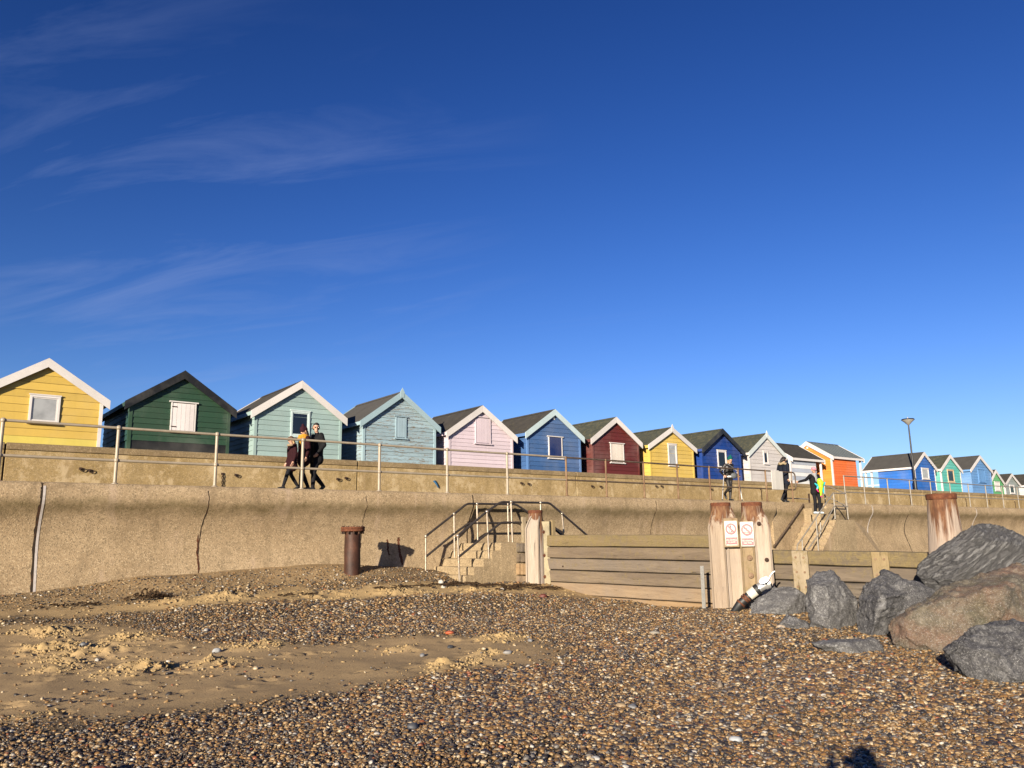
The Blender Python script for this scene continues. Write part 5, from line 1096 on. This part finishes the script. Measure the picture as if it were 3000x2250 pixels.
def hand_caps(w, d, n, curl=.5, grip=None, side=1):
    """palm and five fingers: w wrist, d towards the fingers, n palm normal"""
    w = Vector(w); d = Vector(d).normalized(); n = Vector(n); n = (n - d * n.dot(d)).normalized(); s = d.cross(n) * side; caps = []
    caps.append((w, w + d * .04, .026, .030, 0)); 
    for k, (o_, L_) in enumerate(((-.030, .066), (-.010, .076), (.011, .070), (.030, .056))):
        base = w + d * .085 + s * o_; caps.append((w + d * .03 + s * o_ * .7, base, .016, .0125, 0)); p = base; dr_ = d
        for q in range(3):
            ang = curl * (q + .6) * .8; dr_ = (d * math.cos(ang) + n * math.sin(ang)).normalized(); e = p + dr_ * L_ * (.45, .32, .26)[q]; caps.append((p, e, .0105 - .001 * q, .0098 - .001 * q, 0)); p = e
    tb = w + d * .03 - s * .028; t1 = tb + (d * .55 - s * .75 + n * .25).normalized() * .042; t2 = t1 + (d * .8 - s * .15 + n * .5 * (1 + curl)).normalized() * .038; caps += [(tb, t1, .0145, .0125, 0), (t1, t2, .0118, .0095, 0)]
    return caps
def person(label, loc, face, H, J, mats, coat_hem=None, coat_w=1.0, head_turn=(0, 0), hair=None, hat=None, bulk=1.0, hands=None, extra=None, long_hair=None, beard=None, glasses=False, shoe=None, hem_w=.17):
    """J: joints of a 1.75 m figure facing +y (x to its right); face: heading of the body in degrees from +Y towards +X"""
    root = thing('person', label, 'person', loc, -math.radians(face)); k_ = H / 1.75
    D = dict(pelvis=(0, 0, .94), chest=(0, .0, 1.30), neck=(0, .0, 1.47), head=(0, .02, 1.615), ls=(-.185, 0, 1.415), rs=(.185, 0, 1.415), le=(-.235, -.02, 1.14), re=(.235, -.02, 1.14), lw=(-.245, .06, .90), rw=(.245, .06, .90), lh=(-.095, 0, .92), rh=(.095, 0, .92), lk=(-.10, .02, .50), rk=(.10, .02, .50), la=(-.10, -.02, .085), ra=(.10, -.02, .085))
    D.update(J); V = {a: Vector(b) * k_ for a, b in D.items()}; B = bulk * k_
    yaw, pit = math.radians(head_turn[0]), math.radians(head_turn[1]); hf_ = Vector((math.sin(yaw) * math.cos(pit), math.cos(yaw) * math.cos(pit), math.sin(pit))); hr = Vector((math.cos(yaw), -math.sin(yaw), 0)); hu = hr.cross(hf_)
    hc = V['head']; c = []; SK, CO, TR, SH = 0, 1, 2, 3
    up = Vector((0, 0, 1)); fw = Vector((0, 1, 0)); rt = Vector((1, 0, 0))
    # trunk
    for s in (-1, 1):
        c.append((V['pelvis'] + rt * .065 * s * k_, V['chest'] + rt * .085 * s * k_, .118 * B, .128 * B, CO)); c.append((V['chest'] + rt * .085 * s * k_, V['ls' if s < 0 else 'rs'] - up * .02, .115 * B, .070 * B, CO))
        c.append((V['pelvis'] + rt * .06 * s * k_, V['lh' if s < 0 else 'rh'], .112 * B, .098 * B, TR))
        if coat_hem: c.append((V['pelvis'] + rt * .06 * s * k_, V['pelvis'] * 1.0 + rt * .075 * s * k_ + up * (coat_hem * k_ - V['pelvis'].z), .122 * B, hem_w * .78 * B, CO))
    c.append((V['chest'] + up * .06 * k_, V['neck'], .10 * B, .058 * B, CO)); c.append((V['neck'] - up * .02, hc - up * .05 * k_, .052 * k_, .050 * k_, SK))
    # head: skull, jaw, brow, nose, ears
    c += [(hc + hu * .03 * k_ - hf_ * .018 * k_, hc + hu * .028 * k_ + hf_ * .018 * k_, .084 * k_, .078 * k_, SK), (hc - hu * .02 * k_ + hf_ * .02 * k_, hc - hu * .068 * k_ + hf_ * .042 * k_, .064 * k_, .042 * k_, SK), (hc + hf_ * .088 * k_ + hu * .012 * k_, hc + hf_ * .106 * k_ - hu * .020 * k_, .010 * k_, .015 * k_, SK), (hc + hf_ * .078 * k_ + hu * .032 * k_ - hr * .03 * k_, hc + hf_ * .078 * k_ + hu * .032 * k_ + hr * .03 * k_, .014 * k_, .014 * k_, SK)]
    for s in (-1, 1): c.append((hc + hr * .080 * s * k_ + hu * .015 * k_, hc + hr * .082 * s * k_ - hu * .022 * k_, .013 * k_, .010 * k_, SK))
    # arms and legs
    for s, S, E, W in ((-1, 'ls', 'le', 'lw'), (1, 'rs', 're', 'rw')):
        c += [(V[S], V[E], .068 * B, .054 * B, CO), (V[E], V[W], .054 * B, .040 * B, CO)]
    for S, K, A in (('lh', 'lk', 'la'), ('rh', 'rk', 'ra')):
        c += [(V[S], V[K], .092 * B, .064 * B, TR), (V[K], V[K].lerp(V[A], .4), .062 * B, .060 * B, TR), (V[K].lerp(V[A], .4), V[A] + up * .02 * k_, .060 * B, .045 * B, TR)]
        toe = D.get(A + '_toe', (0, 1, 0)); td = Vector(toe).normalized(); c += [(V[A] - td * .035 * k_ - up * .030 * k_, V[A] + td * .10 * k_ - up * .038 * k_, .046 * k_, .042 * k_, SH), (V[A] + td * .10 * k_ - up * .038 * k_, V[A] + td * .165 * k_ - up * .046 * k_, .042 * k_, .034 * k_, SH), (V[A] + up * .03 * k_, V[A] - up * .02 * k_, .044 * k_, .046 * k_, SH)]
    if extra: c += [(Vector(a) * k_, Vector(b) * k_, r0 * k_, r1 * k_, m_) for a, b, r0, r1, m_ in extra]
    bm_ = union_mesh('body', c, .0135, [SKIN] + mats)
    hp = []
    for s, E, W, key in ((-1, 'le', 'lw', 'l'), (1, 're', 'rw', 'r')):
        hh = (hands or {}).get(key, {})
        if hh is None: continue
        d = Vector(hh.get('d', tuple((V[W] - V[E]).normalized()))); n = Vector(hh.get('n', (-s, .3, 0))); hp += [(a * 1.0, b, r0 * k_, r1 * k_, 0) for a, b, r0, r1, _ in hand_caps(V[W], d, n, hh.get('curl', .55), None, s)]
    parts = [bm_] + ([union_mesh('hands', hp, .0055, [SKIN], 2)] if hp else [])
    link('body', join_mesh(parts, 'body'), root)
    hp_ = lambda x, y, z: hc + hr * x * k_ + hf_ * y * k_ + hu * z * k_
    for s in (-1, 1):
        if not glasses: MB().ball(hp_(.030 * s, .083, .010), .0105 * k_, 8, 6).build('eye', plain('eye', (.05, .035, .03), .2), root, True)
    MB().ball(hp_(0, .086, -.052), .019 * k_, 8, 6, (1, .45, .3)).build('mouth', plain('lips', (.34, .13, .11), .5), root, True)
    if glasses:
        g = MB()
        for s in (-1, 1): g.ball(hp_(.034 * s, .090, .010), .026 * k_, 10, 6, (1.05, .4, .75))
        g.tube([hp_(-.03, .10, .018), hp_(.03, .10, .018)], .005, 6)
        for s in (-1, 1): g.tube([hp_(.06 * s, .088, .018), hp_(.086 * s, 0, .02)], .005, 6)
        g.build('sunglasses', plain('dark_lens', (.012, .008, .006), .12), root, True)
    def shell(name, mat, caps, vx=.011): return link(name, union_mesh(name, [(hp_(*a), hp_(*b), r0 * k_, r1 * k_, 0) for a, b, r0, r1 in caps], vx, [mat], 3), root)
    if hair: shell('hair', hair, [((0, -.030, .045), (0, .012, .060), .083, .076), ((-.035, -.05, .0), (.035, -.05, .0), .062, .062)] + ([((.07, -.03, .01), (.072, -.03, -.03), .022, .018), ((-.07, -.03, .01), (-.072, -.03, -.03), .022, .018)]))
    if long_hair: shell('hair', long_hair[0], long_hair[1])
    if beard: shell('beard', beard[0], beard[1])
    if hat:
        kind, hm = hat
        if kind == 'beanie': shell('beanie', hm, [((0, -.022, .052), (0, .008, .075), .096, .082), ((-.02, -.02, .04), (.02, -.02, .04), .092, .092), ((0, -.03, .15), (0, -.035, .165), .045, .04)])
        if kind == 'bobble': shell('beanie', hm, [((0, -.025, .048), (0, .012, .075), .098, .084), ((0, -.03, .04), (0, .02, .045), .094, .086), ((.0, -.03, .165), (.0, -.03, .172), .040, .040)])
        if kind == 'cap':
            shell('cap', hm, [((0, -.020, .055), (0, .012, .065), .090, .082)]); 
            b_ = MB(); b_.loft([[hp_(x * w_, y, z) for x in (-1, -.6, 0, .6, 1)] + [hp_(x * w_, y, z - .008) for x in (1, .6, 0, -.6, -1)] for y, w_, z in ((.06, .070, .062), (.10, .072, .056), (.14, .058, .044), (.165, .025, .034))]); b_.build('cap_peak', hm, root, True)
        if kind == 'flatcap': shell('cap', hm, [((0, -.02, .06), (0, .04, .06), .088, .075), ((-.02, .09, .05), (.02, .09, .05), .022, .022)])
    return root, V, hp_
CL_BLACK = plain('black_cloth', (.012, .012, .014), .8, 0, .3, 25, .3); CL_TR = plain('black_denim', (.014, .014, .018), .85, 0, .3, 30, .3); CL_NAVY = plain('navy_cloth', (.010, .013, .024), .8, 0, .3, 25, .3)
CL_BURG = plain('burgundy_cloth', (.028, .007, .010), .85, 0, .3, 25, .3); CL_MUST = plain('mustard_knit', (.52, .25, .03), .9, 0, .3, 40, .6); CL_PLUM = plain('plum_knit', (.035, .010, .016), .9, 0, .3, 50, .6)
SHOE_B = plain('black_shoe', (.015, .015, .016), .5); SHOE_BR = plain('brown_boot', (.11, .05, .028), .6); SHOE_W = plain('pale_trainer', (.55, .63, .68), .6, 0, .2)
HAIR_D = plain('dark_hair', (.018, .012, .009), .6, 0, .3, 60, .5); HAIR_F = plain('fair_hair', (.50, .33, .16), .6, 0, .3, 60, .5); HAIR_BR = plain('brown_hair', (.09, .045, .025), .6, 0, .3, 60, .5)
ZG = 1.337
def soles(root, V, A, td, k_=1.0, mat=None):
    td = Vector(td).normalized(); p = V[A]; r_ = td.cross(Vector((0, 0, 1))).normalized()
    return p
# man with sunglasses, walking left, head turned to the beach
man, V, hp_ = person('man in a black coat and sunglasses walking past the mint green hut', (8.83, 19.45, ZG), -98, 1.78,
    dict(lk=(-.09, .12, .50), la=(-.09, .14, .085), rk=(.09, .05, .50), ra=(.09, -.27, .15), ra_toe=(0, .75, -.62), le=(-.25, -.06, 1.16), lw=(-.22, .10, .96), re=(.25, .0, 1.15), rw=(.20, .14, .93), head=(0, .03, 1.625)),
    [CL_BLACK, CL_TR, SHOE_B], coat_hem=.80, head_turn=(-66, -4), hair=HAIR_D, glasses=True, bulk=1.08)
# woman in a burgundy coat
wm, V, hp_ = person('woman in a plum bobble hat, mustard scarf and burgundy coat behind the railing post', (8.42, 19.30, ZG), -95, 1.64,
    dict(lk=(-.09, .10, .50), la=(-.09, .13, .085), rk=(.09, -.02, .50), ra=(.09, -.20, .10)), [CL_BURG, CL_TR, SHOE_BR], coat_hem=.78, head_turn=(-8, -24), hat=('bobble', CL_PLUM),
    long_hair=(HAIR_BR, [((-.06, -.02, -.02), (-.075, .0, -.11), .032, .026), ((.06, -.02, -.02), (.075, .0, -.11), .032, .026), ((0, -.06, 0), (0, -.08, -.12), .06, .045)]))
nk = V['neck']; mb = MB()
for q in range(3):
    mb.tube([nk + Vector(((.115 + .012 * q) * math.cos(a), .02 + (.105 + .014 * q) * math.sin(a), .015 - .035 * q + .012 * math.sin(3 * a + q))) for a in [k * math.pi / 10 for k in range(21)]], .034, 8)
mb.tube([nk + Vector((-.07, .13, -.03)), nk + Vector((-.09, .17, -.15)), nk + Vector((-.08, .17, -.25))], [.045, .045, .03], 8); mb.build('scarf', CL_MUST, wm, True)
# child
ch, V, hp_ = person('child in a brown cap and burgundy jacket striding ahead of the two adults', (8.02, 19.10, ZG), -92, 1.36,
    dict(lk=(-.08, .17, .52), la=(-.08, .30, .085), rk=(.08, -.02, .50), ra=(.08, -.26, .13), ra_toe=(0, .8, -.5), neck=(0, .02, 1.44), head=(0, .05, 1.585)), [CL_BURG, CL_TR, SHOE_B], coat_hem=.74, head_turn=(-4, -22), hat=('flatcap', plain('brown_wool', (.13, .085, .06), .9)),
    long_hair=(HAIR_F, [((-.06, -.03, .0), (-.07, -.03, -.13), .035, .03), ((.06, -.03, .0), (.07, -.03, -.13), .035, .03), ((0, -.055, .02), (0, -.075, -.14), .07, .05)]), bulk=1.05, hem_w=.20)
nk = V['neck']; mb = MB(); mb.tube([nk + Vector((.085 * math.cos(a), .01 + .08 * math.sin(a), -.01)) for a in [k * math.pi / 8 for k in range(17)]], .03, 8); mb.build('collar', plain('fawn_fleece', (.30, .22, .14), .95), ch, True)
# woman on crutches
PC = at(2139, 1467, Y=18.98); CX0 = PC.x
cw, V, hp_ = person('woman in a green beanie and black jacket standing on two crutches', (CX0, 18.98, ZG), 188, 1.70,
    dict(le=(-.30, -.10, 1.16), lw=(-.36, .16, .98), re=(.31, -.10, 1.16), rw=(.40, .16, .98), lk=(-.04, .03, .50), la=(-.01, .0, .085), rk=(.05, .05, .52), ra=(.03, -.22, .30), ra_toe=(0, .4, -.9), chest=(0, .05, 1.30), neck=(0, .09, 1.46), head=(0, .14, 1.595), ls=(-.185, .05, 1.40), rs=(.185, .05, 1.40), pelvis=(0, -.02, .95)),
    [plain('black_leather', (.016, .013, .012), .45, 0, .4, 14, .5), plain('black_tights', (.020, .016, .015), .6), SHOE_B], coat_hem=.86, head_turn=(10, -28), hat=('beanie', plain('teal_knit', (.005, .095, .085), .9, 0, .3, 50, .5)),
    long_hair=(HAIR_F, [((-.07, .0, .0), (-.085, .02, -.13), .032, .026), ((.07, .0, .0), (.085, .02, -.13), .032, .026), ((0, -.06, 0), (0, -.08, -.12), .06, .05)]), hands=dict(l=dict(d=(0, .8, -.5), curl=1.5), r=dict(d=(0, .8, -.5), curl=1.5)), hem_w=.165)
MB().ball(V['pelvis'] + Vector((-.14, .17, .03)), .15, 12, 8, (1.05, .45, .75)).build('shoulder_bag', plain('grey_canvas', (.13, .14, .15), .8), cw, True)
MB().tube([V['pelvis'] + Vector((-.24, .14, .1)), V['chest'] + Vector((-.05, .16, .0)), V['rs'] + Vector((-.02, .06, .06))], .014, 6).build('bag_strap', plain('grey_canvas', (.13, .14, .15), .8), cw, True)
MB().lathe([(.165, .0), (.17, .03), (.155, .06)], tuple(V['pelvis'] + Vector((0, 0, -.03))), 20).build('shirt_hem', M_WHITE, cw, True)
for s, W, splay in ((-1, 'lw', -.02), (1, 'rw', .26)):
    w = cw.matrix_basis @ V[W]; r_ = cw.matrix_basis.to_3x3(); foot = w + r_ @ Vector((splay, .10, 0)); foot.z = ZG + .012; topp = w + (w - foot).normalized() * .24 + r_ @ Vector((0, -.05, 0))
    cr = thing('crutch', 'grey elbow crutch under the %s hand of the woman in the green beanie' % ('left' if s < 0 else 'right'), 'crutch', foot, 0, 'crutches'); 
    MB().tube([Vector((0, 0, .03)), w - foot], .015, 8).build('shaft', M_GALV, cr, True); MB().tube([w - foot, topp - foot], .013, 8).build('arm_tube', M_GALV, cr, True)
    MB().tube([topp - foot + Vector((.055 * math.cos(a), .055 * math.sin(a), 0)) for a in [k * math.pi / 8 + .4 for k in range(13)]], .012, 6).build('cuff', plain('grey_plastic', (.28, .28, .29), .5), cr, True)
    MB().tube([w - foot, w - foot + r_ @ Vector((0, .11, 0))], .015, 8).build('grip', M_BLACK, cr, True); MB().lathe([(.024, -.01), (.022, .05)], (0, 0, 0), 10).build('ferrule', M_BLACK, cr, True)
# bearded man
PB = at(2310, 1472, Y=18.95)
bd, V, hp_ = person('bearded man in a navy parka with fur hood walking towards the steps', (PB.x - .1, 18.98, ZG), 92, 1.88,
    dict(lk=(-.09, .12, .50), la=(-.09, .12, .085), rk=(.09, -.08, .50), ra=(.09, -.36, .13), ra_toe=(0, .8, -.5), le=(-.25, -.05, 1.15), lw=(-.23, .08, .90), re=(.25, -.08, 1.15), rw=(.23, -.04, .90), head=(0, .06, 1.61)), [CL_NAVY, CL_TR, SHOE_B], coat_hem=.74, head_turn=(14, -20),
    long_hair=(HAIR_D, [((0, -.03, .045), (0, .0, .06), .088, .080), ((-.05, -.05, .0), (.05, -.05, .0), .065, .065), ((0, -.08, -.02), (.0, -.13, -.12), .065, .045)]), beard=(HAIR_D, [((-.04, .045, -.055), (.04, .045, -.055), .040, .040), ((0, .065, -.08), (0, .07, -.15), .042, .026)]), bulk=1.04)
nk = V['neck']; mb = MB(); mb.tube([nk + Vector((.15 * math.cos(a), -.03 + .13 * math.sin(a), .0 + .02 * math.sin(5 * a))) for a in [math.pi * .95 + k * math.pi * 1.1 / 12 for k in range(13)]], [.03] + [.052] * 11 + [.03], 8); mb.build('fur_hood', plain('fawn_fur', (.34, .27, .17), .95, 0, .4, 60, .8), bd, True)
# man in the pink cap, stepping down and holding the loop of the railing
PK = at(2402, 1509, Y=18.02)
pk_, V, hp_ = person('man in a pink cap and black hoodie coming down the steps holding the rail', (PK.x - .12, 18.05, .852), 196, 1.90,
    dict(rs=(.19, .02, 1.41), re=(.48, .08, 1.24), rw=(.80, .03, 1.17), le=(-.27, -.02, 1.17), lw=(-.17, .16, 1.06), lk=(-.08, .08, .50), la=(-.07, .06, .085), rk=(.07, .02, .50), ra=(.06, -.04, .085), head=(.02, .03, 1.60)), [CL_BLACK, CL_TR, SHOE_W], coat_hem=.80, head_turn=(26, -8), hat=('cap', plain('pink_print_cap', (.72, .26, .32), .8, 0, .25, 30, .1)),
    beard=(plain('ginger_stubble', (.30, .14, .07), .8), [((-.03, .045, -.058), (.03, .045, -.058), .032, .032)]), hands=dict(r=dict(d=(1, .1, 0), n=(0, 1, 0), curl=1.5), l=dict(d=(.7, .7, 0), curl=1.1)))
MB().ball(V['chest'] + Vector((.02, .08, .0)), .12, 12, 8, (.85, .55, 1.45)).build('grey_shirt', plain('grey_marl', (.30, .30, .31), .85), pk_, True)
MB().lathe([(.10, -.05), (.115, .0), (.085, .05)], tuple(V['neck'] + Vector((0, .01, -.005))), 14).build('scarf', plain('grey_marl', (.30, .30, .31), .85), pk_, True)
# bright folded kite held at his waist
kr = pk_.matrix_basis.to_3x3(); kc = pk_.matrix_basis @ (V['pelvis'] + Vector((-.02, .20, .06)))
kt = thing('folded_kite', 'lime green and turquoise folded kite hugged by the man in the pink cap', 'kite', kc - Vector((0, 0, .35)))
def blob(name, pts, rs, mat):
    bm = union_mesh(name, [(Vector(a), Vector(b), r0, r1, 0) for (a, b, r0, r1) in pts], .014, [mat], 2); return link(name, bm, kt)
K_ = lambda x, y, z: tuple(kr @ Vector((x * 1.2, y * 1.2, 0)) + Vector((0, 0, z * 1.15 + .35)))
blob('lime_panel', [(K_(-.02, .06, .12), K_(.02, .07, .20), .13, .10), (K_(.0, .07, .0), K_(0, .06, -.25), .10, .035), (K_(.0, .06, -.25), K_(.01, .05, -.33), .03, .02)], 0, plain('lime_nylon', (.48, .85, .02), .45))
blob('turquoise_panel', [(K_(.13, .06, .04), K_(.20, .05, .10), .045, .03), (K_(-.15, .06, .06), K_(-.21, .06, .14), .05, .035), (K_(-.11, .05, -.05), K_(-.13, .05, -.24), .055, .02), (K_(.10, .05, -.02), K_(.14, .05, -.10), .05, .03)], 0, plain('turquoise_nylon', (.02, .42, .52), .45))
blob('magenta_panel', [(K_(.16, .06, -.10), K_(.10, .06, -.18), .03, .025), (K_(.02, .07, -.34), K_(-.03, .07, -.36), .028, .024)], 0, plain('magenta_nylon', (.70, .03, .22), .45))

# the person taking the photograph, standing where the camera is; only the shadow falls into the picture
px_, py_ = -.52, -.32
ph, V, hp_ = person('photographer in a dark coat standing on the shingle, phone raised to the eyes', (px_, py_, gz(px_, py_) + .0), 50, 1.80,
    dict(le=(-.34, .20, 1.24), lw=(-.13, .42, 1.50), re=(.36, .20, 1.24), rw=(.13, .42, 1.50)), [CL_NAVY, CL_TR, SHOE_B], coat_hem=.80, head_turn=(0, 2), hair=HAIR_BR, hands=dict(l=dict(d=(0, .3, 1), n=(1, 0, 0), curl=.9), r=dict(d=(0, .3, 1), n=(-1, 0, 0), curl=.9)))
fo = Vector(F0.tolist()); ri_ = Vector(R0.tolist()); pc_ = Vector((-.17, -.03, 0)); mb = MB()
mb.prism([pc_ + ri_ * x + Vector((0, 0, z)) for x, z in ((-.075, -.037), (.075, -.037), (.075, .037), (-.075, .037))], tuple(fo * .009)); o = bevel(mb.build('phone', M_BLACK), .003); tag(o, 'black phone held up by the photographer', 'phone')
